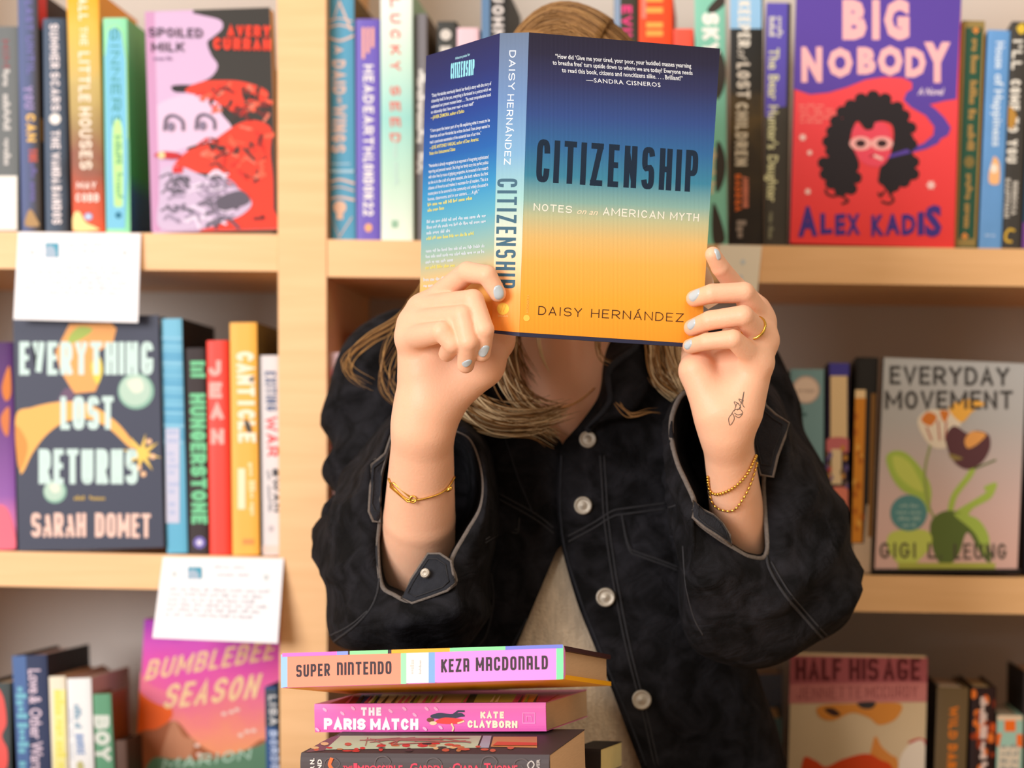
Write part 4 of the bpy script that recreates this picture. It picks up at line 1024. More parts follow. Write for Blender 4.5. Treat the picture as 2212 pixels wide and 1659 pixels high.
def flat_book(label, L, R, Yl, t, dep, yaw, pitch, hard, m_spine, m_top, m_bot, draw, draw_top=None, bulge=.0012, rest=None):
    """a book lying flat: spine towards the camera, L and R the lower spine corners in pixels"""
    o = P(*L, Yl)
    ex = Vector((math.cos(yaw), -math.sin(yaw), 0)); dy = Vector((math.sin(yaw), math.cos(yaw), 0))
    # slide along the ray of R so that the spine has the direction ex in plan
    s = math.tan(-yaw); kx = (R[0]-VX)/FPX
    YR = (o.y-s*o.x)/(1-s*kx); r = P(*R, YR)
    eH = (r-o).normalized(); up = Vector((0, 0, 1))
    eD = (dy*math.cos(pitch)-up*math.sin(pitch)); eD = (eD-eH*eD.dot(eH)).normalized(); eT = eH.cross(eD)*1
    if eT.z < 0: eT = -eT
    h = (r-o).length
    root = thing('book', label, 'book', o+eH*h*.5+eD*dep*.5)
    mb = volume(root, o, eT, eH, eD, t, h, dep, hard, m_bot, m_spine, m_top, bulge, M_EDGE, .0036)
    nS = -eD
    def pl(px, py, lift=0):
        rr = P(px, py, 1.0)-Vector((0, 0, CAMZ)); c0 = Vector((0, 0, CAMZ)); k = (o.dot(nS)-c0.dot(nS))/rr.dot(nS); q = c0+rr*k
        s_ = max(0, min(1, (q-o).dot(eT)/t))
        return q+nS*(.0002+lift)
    if draw: draw(Print(mb, pl))
    if draw_top:
        o2 = o+eT*t
        def pt(px, py, lift=0):
            rr = P(px, py, 1.0)-Vector((0, 0, CAMZ)); c0 = Vector((0, 0, CAMZ)); k = (o2.dot(eT)-c0.dot(eT))/rr.dot(eT); q = c0+rr*k
            a = min(max((q-o2).dot(eH), 0), h); b2 = min(max((q-o2).dot(eD), .0014), dep)
            return o2+eH*a+eD*b2+eT*(.0003+lift)
        draw_top(Print(mb, pt))
    mb.build('cover', root, origin=root.location)
    return o, eH, eD, eT, h
M_EDGE = mat('page_edges', (206, 174, 138), .9, var=.1, vscale=80, stretch=(1, 1, 14))

# lowest: charcoal paperback
def d(p):
    g = (96, 88, 90)
    for cx, cy in ((720, 1650), (830, 1646), (940, 1650), (1060, 1646), (1130, 1652)): p.line([(cx-22, cy+14), (cx-16, cy-8), (cx+2, cy-12), (cx+14, cy), (cx+4, cy+10), (cx-4, cy+2)], 2, g, True)
    p.type('THE', (741, 1662), (762, 1662), (0, -8), (226, 66, 92), .02)
    for t_, a, b_, hh in (('I', 764, 772, 20), ('MPOSSIBLE', 773, 870, 15), ('G', 886, 902, 20), ('ARDEN', 903, 956, 15), ('of', 962, 974, 10), ('C', 978, 994, 20), ('IARA', 995, 1036, 15), ('T', 1046, 1060, 20), ('HORNE', 1061, 1118, 15)):
        p.type(t_, (a, 1668), (b_, 1668), (0, -hh), (226, 66, 92), .02)
    p.line([(716, 1640), (712, 1652), (718, 1664), (708, 1674)], 7, (240, 110, 60), True)
    p.type('JENNIFER N.', (679, 1712), (679, 1638), (-9, 0), (226, 220, 214), .03); p.type('BRAND', (695, 1690), (695, 1640), (-9, 0), (226, 220, 214), .03)
    p.type('FOREVER', (1166, 1690), (1166, 1640), (-7, 0), (190, 184, 180), .02); p.line([(1146, 1664), (1140, 1652), (1148, 1644), (1154, 1652), (1146, 1664)], 2, (214, 210, 206), True)
def dt(p):
    p.poly([(690, 1620), (730, 1590), (1040, 1590), (1030, 1616), (700, 1620)], (196, 222, 196))
    p.poly([(660, 1626), (672, 1604), (700, 1592), (736, 1590), (700, 1622)], (120, 82, 100))
    p.poly([(1034, 1616), (1044, 1590), (1062, 1590), (1056, 1616)], (170, 180, 206))
    p.poly([(1060, 1614), (1066, 1592), (1160, 1592), (1160, 1616)], (206, 150, 90))
    for i in range(46): p.ell(rng.uniform(670, 1150), rng.uniform(1606, 1623), rng.uniform(4, 12), rng.uniform(1.5, 4), [(214, 60, 50), (196, 130, 80), (60, 46, 46), (236, 200, 150), (206, 96, 70)][rng.randint(5)], n=8)
    for i in range(16): p.line([(rng.uniform(760, 1020), rng.uniform(1594, 1604)), (rng.uniform(760, 1020), rng.uniform(1596, 1612))], 2, (176, 120, 110))
    p.poly([(1064, 1612), (1074, 1604), (1160, 1606), (1160, 1612)], (214, 80, 50))
flat_book('thick charcoal paperback with red title and floral top, lowest of the pile on the counter', (651, 1716), (1188, 1722), 1.845, .0330, .118, math.radians(10), math.radians(-4), False, mat('charcoal_spine', (74, 66, 68)), mat('charcoal_top', (66, 56, 58)), mat('charcoal_spine', (74, 66, 68)), d, dt, bulge=.003)
# middle: pink paperback
def d(p):
    W_, Cr = (246, 244, 250), (252, 238, 206)
    p.text('THE', (780, 1546), (824, 1546), (0, -18), W_, .28); p.text('PARIS', (700, 1576), (790, 1577), (0, -25), W_, .28, gap=.16); p.text('MATCH', (800, 1577), (904, 1577), (0, -25), W_, .28, gap=.16)
    p.text('KATE', (1038, 1552), (1089, 1552), (0, -15), Cr, .28); p.text('CLAYBORN', (1010, 1572), (1118, 1573), (0, -16), Cr, .28, gap=.18)
    for x, y in ((702, 1533), (740, 1541), (763, 1530), (844, 1536), (874, 1531), (896, 1544), (922, 1531), (942, 1531), (686, 1576), (918, 1574), (952, 1571)): p.ell(x, y, 6, 3, (250, 176, 216), 40, n=8)
    p.blob([(930, 1546), (948, 1540), (974, 1542), (996, 1540), (1000, 1546), (978, 1552), (940, 1552)], (54, 58, 80)); p.line([(976, 1546), (990, 1536), (1002, 1536)], 4, (54, 58, 80)); p.line([(978, 1548), (1002, 1546)], 4, (54, 58, 80))
    p.blob([(940, 1560), (960, 1550), (1000, 1554), (996, 1562), (966, 1564)], (236, 66, 60)); p.ell(930, 1555, 8, 5, (120, 66, 40)); p.ell(936, 1562, 8, 4, (250, 214, 170)); p.line([(976, 1564), (980, 1572), (978, 1578)], 3.5, (250, 214, 170)); p.line([(990, 1562), (1002, 1558)], 3.5, (250, 214, 170))
    p.line([(1130, 1540), (1156, 1540), (1156, 1562), (1130, 1562), (1130, 1540)], 2, (250, 150, 210)); p.text('n', (1137, 1558), (1149, 1558), (0, -12), (250, 150, 210), .14, 3.2)
def dt(p):
    for x0, x1, c in ((700, 756, (150, 30, 40)), (756, 800, (52, 70, 140)), (800, 930, (226, 206, 160)), (930, 990, (206, 176, 110)), (990, 1006, (70, 74, 50)), (1006, 1090, (196, 190, 90)), (1090, 1110, (206, 60, 120)), (1110, 1136, (226, 160, 60)), (1136, 1180, (190, 60, 130))):
        p.poly([(x0, 1523), (x0+26, 1500), (x1+26, 1500), (x1, 1523)], c)
    for i in range(30): x = rng.uniform(740, 1150); p.line([(x, 1521), (x+20, 1504)], 2, [(250, 236, 190), (150, 170, 60), (80, 60, 50), (214, 90, 120)][rng.randint(4)])
flat_book('pink paperback with white title, second in the pile on the counter', (680, 1582), (1180, 1580), 1.945, .0238, .125, math.radians(12), 0, False, mat('hot_pink_spine', (232, 100, 184), .4), mat('mixed_top', (206, 120, 150)), mat('hot_pink_spine', (232, 100, 184), .4), d, dt, bulge=.0008)
# top: hardback tipped back
def d(p):
    K = (46, 28, 34)
    p.poly([(607, 1414), (621, 1413), (621, 1484), (607, 1486)], (150, 190, 240)); p.poly([(621, 1411), (866, 1404), (866, 1477), (621, 1485)], (250, 142, 112))
    p.poly([(866, 1405), (878, 1405), (878, 1477), (866, 1477)], (150, 230, 170)); p.poly([(878, 1405), (926, 1403), (926, 1475), (878, 1476)], (232, 230, 224)); p.poly([(926, 1403), (940, 1402), (940, 1475), (926, 1475)], (120, 164, 214))
    p.poly([(940, 1402), (1202, 1395), (1202, 1468), (940, 1474)], (242, 140, 226)); p.poly([(1202, 1395), (1217, 1394), (1217, 1467), (1202, 1468)], (120, 236, 160))
    p.text('SUPER', (640, 1463), (713, 1460), (0, -27), K, .18, 3.2); p.text('nInTEnDO', (728, 1459), (846, 1456), (0, -28), K, .18, 3.2)
    p.text('KEZa', (953, 1453), (1014, 1451), (0, -29), K, .18, 3.2); p.text('MaCDOnaLD', (1028, 1450), (1184, 1446), (0, -30), K, .18, 3.2)
    for x0, x1, c in ((610, 728, (240, 110, 200)), (728, 752, (130, 150, 220)), (752, 756, K), (756, 838, (140, 230, 150)), (838, 846, K), (846, 972, (246, 170, 30)), (972, 1092, (130, 214, 150)), (1092, 1216, (110, 120, 210))):
        ya, yb = 1412-(x0-607)*.031, 1412-(x1-607)*.031; p.poly([(x0, ya+7), (x0, ya-1), (x1, yb-1), (x1, yb+7)], c)
    p.scrawl((894, 1456), (894, 1424), (-8, 0), (200, 198, 192), 1); p.scrawl((910, 1456), (910, 1426), (-5, 0), (190, 188, 184), 1)
def dt(p):
    pass
M_PB = mat('plum_board', (62, 30, 34))
M_YEL = mat('marigold_back', (255, 186, 24), .4)
A = flat_book('hardback with coral and pink spine bands tipped on top of the pile on the counter', (608, 1486), (1218, 1467), 1.872, .0265, .15, math.radians(11), math.radians(6.9), True, mat('spine_base', (242, 140, 226)), M_PB, M_YEL, d, bulge=.0014)

# a further book lying behind the pile, only its end in view
o = P(1234, 0, 1.975); o.z = ZT+.0006
eH = Vector((math.cos(.25), -math.sin(.25), 0)); eD = Vector((math.sin(.62), math.cos(.62), 0)); eD = (eD-eH*eD.dot(eH)).normalized()
tt = P(0, 1618, 1.975).z-ZT
b4 = thing('book', 'small dark covered book with yellowed pages, behind the pile at its right end', 'book', o+eH*.012+eD*.02)
m4 = volume(b4, o, Vector((0, 0, 1)), eH, eD, tt, .026, .062, False, mat('black_paper_cover', (34, 28, 26)), pages=mat('yellowed_pages', (216, 200, 140), .9, var=.1, vscale=70))
m4.build('cover', b4, origin=b4.location)

# ------------------------------------------------------------------ the book she holds open
f0, f1, f2, f3 = P(1143, 70, 1.875), P(1555, 105, 1.935), P(1514, 743, 1.935), P(1122, 718, 1.875)   # front board TL TR BR BL
s0, s3 = P(1080, 72, 1.888), P(1063, 713, 1.888)                                                     # far edge of the spine
k0 = P(921, 121, 1.995); k3 = s3+(k0-s0)                                                            # back board outer edge
def onplane(px, py, a, b_, c_):
    n = (b_-a).cross(c_-a); r = P(px, py, 1.0)-Vector((0, 0, CAMZ)); c0 = Vector((0, 0, CAMZ))
    return c0+r*((a-c0).dot(n)/r.dot(n))
f2 = onplane(1514, 743, f0, f1, f3); s3 = onplane(1063, 713, s0, f0, f3); k3 = s3+(k0-s0)

base = (f3+s3)*.5
hb = thing('open_book', 'hardback held open in front of the face, dark blue to orange cover', 'book', base)
Zb, Zt = 0.0, (f0.z-f3.z)
stops = [(0, (250, 160, 50)), (.13, (252, 176, 62)), (.25, (250, 184, 88)), (.33, (232, 192, 120)), (.40, (196, 196, 152)), (.45, (140, 180, 170)), (.53, (66, 136, 164)), (.63, (56, 108, 160)), (.73, (58, 82, 142)), (.84, (56, 60, 100)), (.93, (50, 48, 70)), (1, (48, 44, 60))]
M_JK = grad('dusk_jacket', stops, -.006, .243, .38, ribs=290)
M_JB = grad('dusk_jacket_back', [(0, (255, 150, 40)), (.10, (255, 170, 66)), (.2, (236, 186, 110)), (.3, (160, 186, 164)), (.42, (92, 172, 196)), (.52, (56, 146, 196)), (.64, (34, 98, 172)), (.78, (36, 66, 142)), (.9, (40, 50, 108)), (1, (42, 44, 88))], -.006, .243, .45)
M_JS = grad('dusk_jacket_spine', [(0, (255, 150, 50)), (.14, (255, 170, 90)), (.24, (250, 206, 160)), (.34, (214, 214, 190)), (.46, (156, 200, 196)), (.6, (120, 166, 200)), (.78, (104, 136, 180)), (.92, (104, 124, 156)), (1, (100, 116, 140))], -.006, .243, .38, ribs=290)
M_BOARD = mat('navy_board', (44, 46, 70), .5)
mb = MB()
def slab(q, thick, m_out, m_in):
    n = (q[1]-q[0]).cross(q[3]-q[0]).normalized()
    if n.y < 0: n = -n
    v = list(q)+[p+n*thick for p in q]
    mb.add(v, [(3,2,1,0)], m_out); mb.add(v, [(4,5,6,7),(0,1,5,4),(1,2,6,5),(2,3,7,6),(3,0,4,7)], m_in)
    return n
def leaf(q, m):                                       # the paper jacket, a little shorter than the boards
    n = (q[1]-q[0]).cross(q[3]-q[0]).normalized()
    if n.y < 0: n = -n
    v = [p-n*.00025 for p in q]+[p-n*.00002 for p in q]
    mb.add(v, [(3,2,1,0),(0,1,5,4),(1,2,6,5),(2,3,7,6),(3,0,4,7)], m)
dn = (f3-f0).normalized()*.0032; dn2 = dn*.75
nF = slab([f0, f1, f2+dn, f3+dn], .0030, M_BOARD, M_BOARD); leaf([f0, f1, f2, f3], M_JK)
nS = slab([s0, f0, f3+dn, s3+dn2], .0028, M_BOARD, M_BOARD); leaf([s0, f0, f3, s3], M_JS)
nK = slab([k0, s0, s3+dn2, k3+dn2], .0030, M_BOARD, M_BOARD); leaf([k0, s0, s3, k3], M_JB)
def plane(a, n):
    def pl(px, py, lift=0):
        r = P(px, py, 1.0)-Vector((0, 0, CAMZ)); c0 = Vector((0, 0, CAMZ))
        return c0+r*((a-c0).dot(n)/r.dot(n))-n*(.0003+lift)
    return pl
# the slightly twisted front: use the mean plane of its corners
nFp = ((f1-f3).cross(f0-f2)).normalized(); nFp = nFp if nFp.y > 0 else -nFp
fc = (f0+f1+f2+f3)*.25
off = max((fc-q).dot(nFp) for q in (f0, f1, f2, f3))
p = Print(mb, plane(fc-nFp*abs(off), nFp))
Wt = (236, 240, 244)
p.type('\u201cHow did \u2018Give me your tired, your poor, your huddled masses yearning', (1200, 126), (1493, 147), (-1, -10), Wt, .012)
p.type('to breathe free\u2019 turn upside down to where we are today? Everyone needs', (1194, 139.5), (1496, 162), (-1, -10), Wt, .012)
p.type('to read this book, citizens and noncitizens alike. . . . Brilliant!\u201d', (1214, 156), (1475, 174), (-1, -10), Wt, .012)
p.type('\u2014SANDRA CISNEROS', (1266, 177), (1427, 188), (-1, -9.5), Wt, .006, 0, 1.1)
p.text('CITIZENSHIP', (1157, 393), (1505, 416), (4, -93), (24, 42, 62), .135, 3.2, .40)
p.text('NOTES', (1152, 455), (1235, 461), (1, -16), (240, 236, 220), .15); p.type('on an', (1246, 462), (1291, 465), (1, -13), (236, 222, 190), .01, .35)
p.text('AMERICAN', (1302, 465), (1434, 474), (1, -17), (240, 236, 220), .15); p.text('MYTH', (1447, 475), (1509, 479), (1, -17), (240, 236, 220), .15)
p.text('DAISY', (1162, 680), (1256, 685), (1, -19), (66, 40, 30), .1, 2.0, .34); p.text('HERNÁNDEZ', (1276, 686), (1476, 696), (1, -19), (66, 40, 30), .1, 2.0, .34)
p.ell(1137, 687, 7, 7, (255, 206, 90)); p.type('HOGARTH', (1141, 676), (1143, 638), (-5, 0), (252, 190, 90), .01)
# spine
p = Print(mb, plane(s0, nS))
p.text('DAISY', (1101, 109), (1098, 194), (14, 0), Wt, .13); p.text('HERNÁNDEZ', (1097, 204), (1089, 356), (14, 0), Wt, .13)
p.text('CITIZENSHIP', (1075, 386), (1070, 622), (43, 0), (58, 96, 116), .13, 3.2, .42)
p.ell(1087, 667, 13, 13, (255, 206, 80)); p.line([(1082, 674), (1086, 660), (1088, 674), (1093, 660)], 1.5, (252, 170, 60)); p.scrawl((1076, 684), (1098, 685), (0, -4), (252, 190, 110), 1)
# back
p = Print(mb, plane(s0, nK))
T = (222, 230, 240); Y_ = (240, 226, 110)
p.type('Advance praise for', (984, 129), (1016, 120), (0, -6), (170, 226, 236), .01)
p.text('CITIZENSHIP', (974, 171), (1025, 162), (1, -34), (150, 224, 238), .14, 3.2, .4)
def para(lines, x0, x1, y, dx, dy, slope, lastw):
    for i, (t_, c_) in enumerate(lines):
        a = x0-dx*i; b_ = x1-dx*.6*i if t_[1] is None else a+(x1-x0)*t_[1]
        yy = y+dy*i
        if t_[0] is None: p.scrawl((a, yy), (b_, yy+(b_-a)*slope), (0, -7.5), c_, max(2, int((b_-a)/11)), .6)
        else: p.type(t_[0], (a, yy), (b_, yy+(b_-a)*slope), (0, -7.5), c_, .012)
para([(('\u201cDaisy Hernández seamlessly blends her family\u2019s story with the story of', None), T), (('citizenship itself. In her pen, everything is illuminated to a point at which we', None), T), (('understand our present moment better. . . . The most comprehensive book', None), T), (('on citizenship that I have ever read\u2014a must read!\u201d', .72), T), (('\u2014JAVIER ZAMORA, author of Solito', .56), Y_)], 933, 1062, 210, .4, 12, -.205, 1)
para([(('\u201cI have spent the better part of my life explaining what it means to be', None), T), (('American, and now Hernández has written the book I have always wanted to', None), T), (('read: a passionate examination of the existential issue of our time.\u201d', .86), T), (('\u2014JOSE ANTONIO VARGAS, author of Dear America:', .82), Y_), (('Notes of an Undocumented Citizen', .43), Y_)], 930, 1059, 286, .3, 12.3, -.18, 1)
para([(('\u201cHernández is already recognized as an exponent of integrating sophisticated', None), T), (('reporting and personal memoir. She brings her family story into perfect politics', None), T), (('with other lives by means of gripping perspective. As immersed in her research', None), T), (('as she is in the craft of a great essayist, she both reflects the first', None), T), (('citizens of America and makes it resonate for all readers. This is a', None), T), (('masterpiece to be savored in the community and widely discussed in', None), T), (('homes, classrooms, and in our centers. . . . A gift.\u201d', .86), T), ((None, .75), Y_), ((None, .28), Y_)], 927, 1056, 362, .3, 12, -.155, 1)
para([((None, None), T), ((None, None), T), ((None, .4), T), ((None, .8), Y_)], 923, 1051, 483, .2, 12, -.11, 1)
para([((None, None), T), ((None, None), T), ((None, .47), T), ((None, .5), Y_)], 921, 1048, 546, .2, 12, -.09, 1)
para([((None, None), T), ((None, None), T)], 916, 1046, 608, .1, 13, -.07, 1)
mb.build('cover', hb, origin=base)
# pages fanned between the boards
up = (f0-f3).normalized()
M_HP = mat('open_pages', (240, 226, 200), .9, var=.06, vscale=60)
inF = [f0+nF*.0034, f1+nF*.0034-(f1-f0).normalized()*.004]
def wedge(a_top, b_top, n, t0, t1, over):
    pb = MB(); u = (b_top-a_top).normalized()
    A0, B0 = a_top-up*.0035, b_top-up*.0035+u*over
    hh = Zt-.0072
    q0 = [A0-up*hh, B0-up*hh, B0, A0]; q1 = [A0-up*hh+n*t0, B0-up*hh+n*t1-u*.006, B0+n*t1-u*.006, A0+n*t0]
    pb.hexa(q0, q1, M_HP); pb.build('page_block', hb)
wedge(f0+nF*.0036+(f1-f0).normalized()*.002, f1+nF*.0036-(f1-f0).normalized()*.007, nF, .011, .010, -.003)
wedge(s0+nK*.0036+(k0-s0).normalized()*.002, k0+nK*.0036-(k0-s0).normalized()*.005, nK, .011, .009, 0)
pb = MB(); q = [P(1490, 640, 1.9425), P(1500, 560, 1.9425), P(1529, 578, 1.9450), P(1540, 600, 1.9460), P(1552, 655, 1.9470), P(1530, 668, 1.9450)]
pb.add(q+[p_+Vector((0, .002, 0)) for p_ in q], [(0,1,2,3,4,5),(11,10,9,8,7,6)]+[(i, (i+1) % 6, (i+1) % 6+6, i+6) for i in range(6)], M_HP); pb.build('loose_page', hb)

# ------------------------------------------------------------------ the person
M_SKIN = mat('skin', (242, 188, 154), .46, bump=.12, bscale=420, var=.08, vscale=30, sss=.25)
def denim(name, lo_, hi_):
    m = bpy.data.materials.new(name); m.use_nodes = True; nt = m.node_tree; b = nt.nodes['Principled BSDF']
    b.inputs['Roughness'].default_value = .9; b.inputs['Specular IOR Level'].default_value = .15
    tc = nt.nodes.new('ShaderNodeTexCoord')
    def noise(sc, det, dist=0, st=None):
        n = nt.nodes.new('ShaderNodeTexNoise'); n.inputs['Scale'].default_value = sc; n.inputs['Detail'].default_value = det; n.inputs['Distortion'].default_value = dist
        if st:
            mp = nt.nodes.new('ShaderNodeMapping'); mp.inputs['Scale'].default_value = st; nt.links.new(tc.outputs['Object'], mp.inputs[0]); nt.links.new(mp.outputs[0], n.inputs['Vector'])
        else: nt.links.new(tc.outputs['Object'], n.inputs['Vector'])
        return n.outputs['Fac']
    cr = nt.nodes.new('ShaderNodeValToRGB'); e = cr.color_ramp.elements; e[0].position = .38; e[1].position = .72
    e[0].color = (*lin(lo_), 1); e[1].color = (*lin(hi_), 1)
    nt.links.new(noise(38, 6, .8), cr.inputs[0]); nt.links.new(cr.outputs[0], b.inputs['Base Color'])
    prev = None
    for fac, strength, dist in ((noise(22, 3, 1.2, (1, 1, 1.6)), .55, .012), (noise(75, 3, .6), .25, .004), (noise(1100, 2), .35, .0012)):
        bp = nt.nodes.new('ShaderNodeBump'); bp.inputs['Strength'].default_value = strength; bp.inputs['Distance'].default_value = dist
        nt.links.new(fac, bp.inputs['Height'])
        if prev: nt.links.new(prev, bp.inputs['Normal'])
        prev = bp.outputs[0]
    nt.links.new(prev, b.inputs['Normal']); MATS[name] = m
    return m
M_DENIM = denim('black_denim', (11, 10, 11), (37, 36, 40))
M_DENIM_L = mat('worn_denim', (40, 41, 46), .9, bump=.5, bscale=700, var=.45, vscale=120, spec=.2)
M_THREAD = mat('worn_seam', (106, 97, 90), .9, bump=.5, bscale=900, var=.4, vscale=400)
M_THREAD2 = mat('dark_seam', (46, 45, 47), .9, var=.3, vscale=300)
M_KNIT = mat('oatmeal_knit', (212, 192, 164), .95, bump=1.0, bscale=420, var=.38, vscale=240, stretch=(1, 1, .25))
M_GOLD = mat('gold', (224, 176, 80), .25, metal=1)
M_SNAP = mat('brushed_snap', (178, 168, 152), .5, metal=.6, bump=.2, bscale=700)
M_NAIL = mat('pale_blue_polish', (188, 200, 206), .18, coat=.6)
M_JEAN = mat('dark_jeans', (38, 44, 60), .9, bump=.3, bscale=700)
M_SHOE = mat('dark_shoes', (36, 32, 30), .6)

def T3(p): return np.array(P(*p))
px0 = P(1250, 1050, 2.2)
person = thing('person', 'person in a black denim jacket with long blonde hair, face hidden behind the open book', 'person', (px0.x, 2.205, 0))

def hand(fingers, extra, lo, hi, h=.00125):
    G, ax = grid(lo, hi, h)
    D = None
    for (a, b_, ra, rb, k) in extra:
        c = capsule(G, T3(a), T3(b_), ra, rb); D = c if D is None else smin(D, c, k)
    for chain, rad in fingers:
        F = None
        for i in range(len(chain)-1):
            c = capsule(G, T3(chain[i]), T3(chain[i+1]), rad[i], rad[i+1]); F = c if F is None else smin(F, c, .0008)
        # knuckle fullness
        # fingers stay apart: joined to the palm only near their root
        r0 = T3(chain[0])
        near = np.sqrt((G[0]-r0[0])**2+(G[1]-r0[1])**2+(G[2]-r0[2])**2)
        k = np.clip(.010-(near-.014)*.42, .0014, .011)
        hh = np.clip(.5+.5*(F-D)/k, 0, 1)
        D = F*(1-hh)+D*hh-k*hh*(1-hh)
    V, Fq = surface_nets(D, ax)
    return relax(V, Fq, 2, .5), Fq
R4 = [.0112, .0088, .0081, .0071]
R4s = [.0098, .0076, .0070, .0060]
# her right hand (left in the photo): fist folded towards the camera round the spine
fA = [([(930, 655, 1.935), (1010, 588, 1.886), (1052, 594, 1.872), (1075, 634, 1.875)], [.0108, .0088, .0080, .0070]),
      ([(905, 668, 1.930), (1022, 648, 1.868), (1046, 712, 1.861), (1041, 764, 1.872)], R4),
      ([(888, 698, 1.922), (1000, 682, 1.862), (1012, 738, 1.858), (1006, 788, 1.874)], R4),
      ([(884, 730, 1.912), (955, 716, 1.862), (978, 742, 1.862), (965, 764, 1.884)], [.0108, .0086, .0080, .0068])]
eA = [((914, 925, 1.938), (922, 880, 1.936), .0250, .0238, 0), ((922, 880, 1.936), (917, 740, 1.932), .0235, .019, .010),
      ((922, 880, 1.936), (945, 690, 1.917), .0245, .014, .010), ((910, 800, 1.925), (895, 730, 1.920), .016, .0135, .012),
      ((936, 868, 1.932), (1040, 788, 1.930), .0225, .0185, .012), ((1042, 788, 1.930), (1078, 738, 1.945), .0165, .0125, .008), ((1078, 738, 1.945), (1102, 680, 1.962), .0118, .0098, .006), ((1102, 680, 1.962), (1112, 640, 1.966), .0096, .0078, .004),
      ((914, 925, 1.938), (906, 1120, 1.995), .0250, .0308, .008), ((906, 1120, 1.995), (893, 1290, 2.07), .0308, .0365, .001),
      ((977, 702, 1.8655), (982, 710, 1.8655), .0066, .0066, .003)]
lo = np.minimum.reduce([T3((790, 1330, 2.07)), T3((790, 500, 1.84)), T3((790, 1330, 1.84))])-.0; hi = np.maximum.reduce([T3((1140, 530, 2.1)), T3((1140, 530, 1.84))])
lo = np.array([min(T3((800, 1000, 1.84))[0], T3((800, 1000, 2.1))[0]), 1.842, T3((900, 1310, 2.07))[2]]); hi = np.array([T3((1140, 600, 1.9))[0], 2.115, T3((1000, 548, 1.87))[2]])
HA = hand(fA, eA, lo, hi)
# her left hand (right in the photo)
fB = [([(1634, 664, 1.948), (1588, 618, 1.950), (1556, 578, 1.930), (1540, 550, 1.9215)], [.0105, .0086, .0078, .0068]),
      ([(1645, 695, 1.940), (1608, 632, 1.912), (1538, 634, 1.909), (1500, 645, 1.921)], R4),
      ([(1650, 735, 1.930), (1606, 682, 1.898), (1534, 692, 1.903), (1495, 708, 1.919)], R4),
      ([(1638, 782, 1.920), (1584, 732, 1.893), (1526, 738, 1.903), (1490, 748, 1.916)], [.0102, .0078, .0071, .0062])]
eB = [((1568, 935, 1.938), (1572, 895, 1.936), .0195, .0215, 0), ((1572, 895, 1.936), (1636, 690, 1.944), .0205, .0125, .012), ((1575, 895, 1.936), (1646, 735, 1.934), .0205, .0125, .012),
      ((1595, 880, 1.930), (1636, 785, 1.922), .0195, .0125, .012), ((1548, 888, 1.930), (1506, 800, 1.928), .0195, .0150, .010), ((1560, 860, 1.942), (1600, 740, 1.948), .016, .014, .012),
      ((1550, 840, 1.946), (1592, 765, 1.952), .015, .0135, .012), ((1560, 800, 1.958), (1602, 690, 1.960), .0135, .011, .010),
      ((1506, 803, 1.932), (1502, 735, 1.968), .0140, .0115, .006), ((1502, 735, 1.966), (1494, 668, 1.978), .0110, .0092, .005), ((1494, 668, 1.976), (1488, 620, 1.978), .0092, .0074, .004),
      ((1568, 935, 1.938), (1583, 1060, 1.978), .0192, .0205, .012), ((1583, 1060, 1.978), (1606, 1225, 2.045), .0205, .026, .001), ((1572, 930, 1.952), (1610, 1215, 2.062), .018, .024, .012)]
lo = np.array([T3((1450, 1000, 1.92))[0], 1.872, T3((1500, 1240, 2.05))[2]]); hi = np.array([T3((1690, 1000, 1.9))[0]+.012, 2.10, T3((1500, 515, 1.9))[2]])
HB = hand(fB, eB, lo, hi)

# head, neck, trunk, upper arms and legs
G, ax = grid([-.52, 1.98, .01], [.14, 2.335, 1.66], .0058)
X0 = px0.x
D = ellipsoid(G, T3((1243, 322, 2.140)), (.074, .092, .112))
D = smin(D, ellipsoid(G, T3((1241, 470, 2.095)), (.052, .060, .062)), .03)
D = smin(D, capsule(G, T3((1241, 395, 2.03)), T3((1240, 440, 2.008)), .009, .012), .012)          # nose
D = smin(D, ellipsoid(G, T3((1240, 498, 2.030)), (.024, .010, .010)), .008)                       # mouth
for s_ in (-1, 1):
    D = smin(D, ellipsoid(G, T3((1243, 380, 2.145))+np.array([s_*.075, 0, 0]), (.010, .018, .030)), .006)   # ears
    D = smin(D, ellipsoid(G, T3((1243, 420, 2.06))+np.array([s_*.036, 0, 0]), (.022, .02, .018)), .02)      # cheeks
D = smin(D, capsule(G, T3((1240, 560, 2.16)), T3((1236, 880, 2.196)), .050, .057), .02)
for q, q2 in (((1236, 830, 2.215), (850, 880, 2.213)), ((1236, 830, 2.215), (1585, 890, 2.213))):
    D = smin(D, capsule(G, T3(q), T3(q2), .052, .046), .04)
D = smin(D, ellipsoid(G, T3((1225, 1075, 2.205)), (.145, .082, .165)), .05)
D = smin(D, ellipsoid(G, T3((1235, 1400, 2.21)), (.125, .080, .17)), .05)
D = smin(D, ellipsoid(G, T3((1250, 1720, 2.215)), (.155, .092, .12)), .05)
for q in (((860, 880, 2.21), (835, 1270, 2.11), (893, 1292, 2.075)), ((1580, 890, 2.21), (1700, 1300, 2.10), (1620, 1235, 2.06))):
    D = smin(D, capsule(G, T3(q[0]), T3(q[1]), .044, .037), .02); D = smin(D, capsule(G, T3(q[1]), T3(q[2]), .036, .033), .015)
for s_ in (-1, 1):
    x = X0+.005+s_*.085
    D = smin(D, capsule(G, (x, 2.215, .86), (x-s_*.004, 2.20, .47), .078, .052), .03)
    D = smin(D, capsule(G, (x-s_*.004, 2.20, .47), (x, 2.225, .09), .050, .036), .015)
    D = smin(D, capsule(G, (x, 2.25, .06), (x+s_*.02, 2.13, .04), .036, .028), .02)
BV, BF = surface_nets(D, ax); BV = relax(BV, BF, 2)
mb = MB()
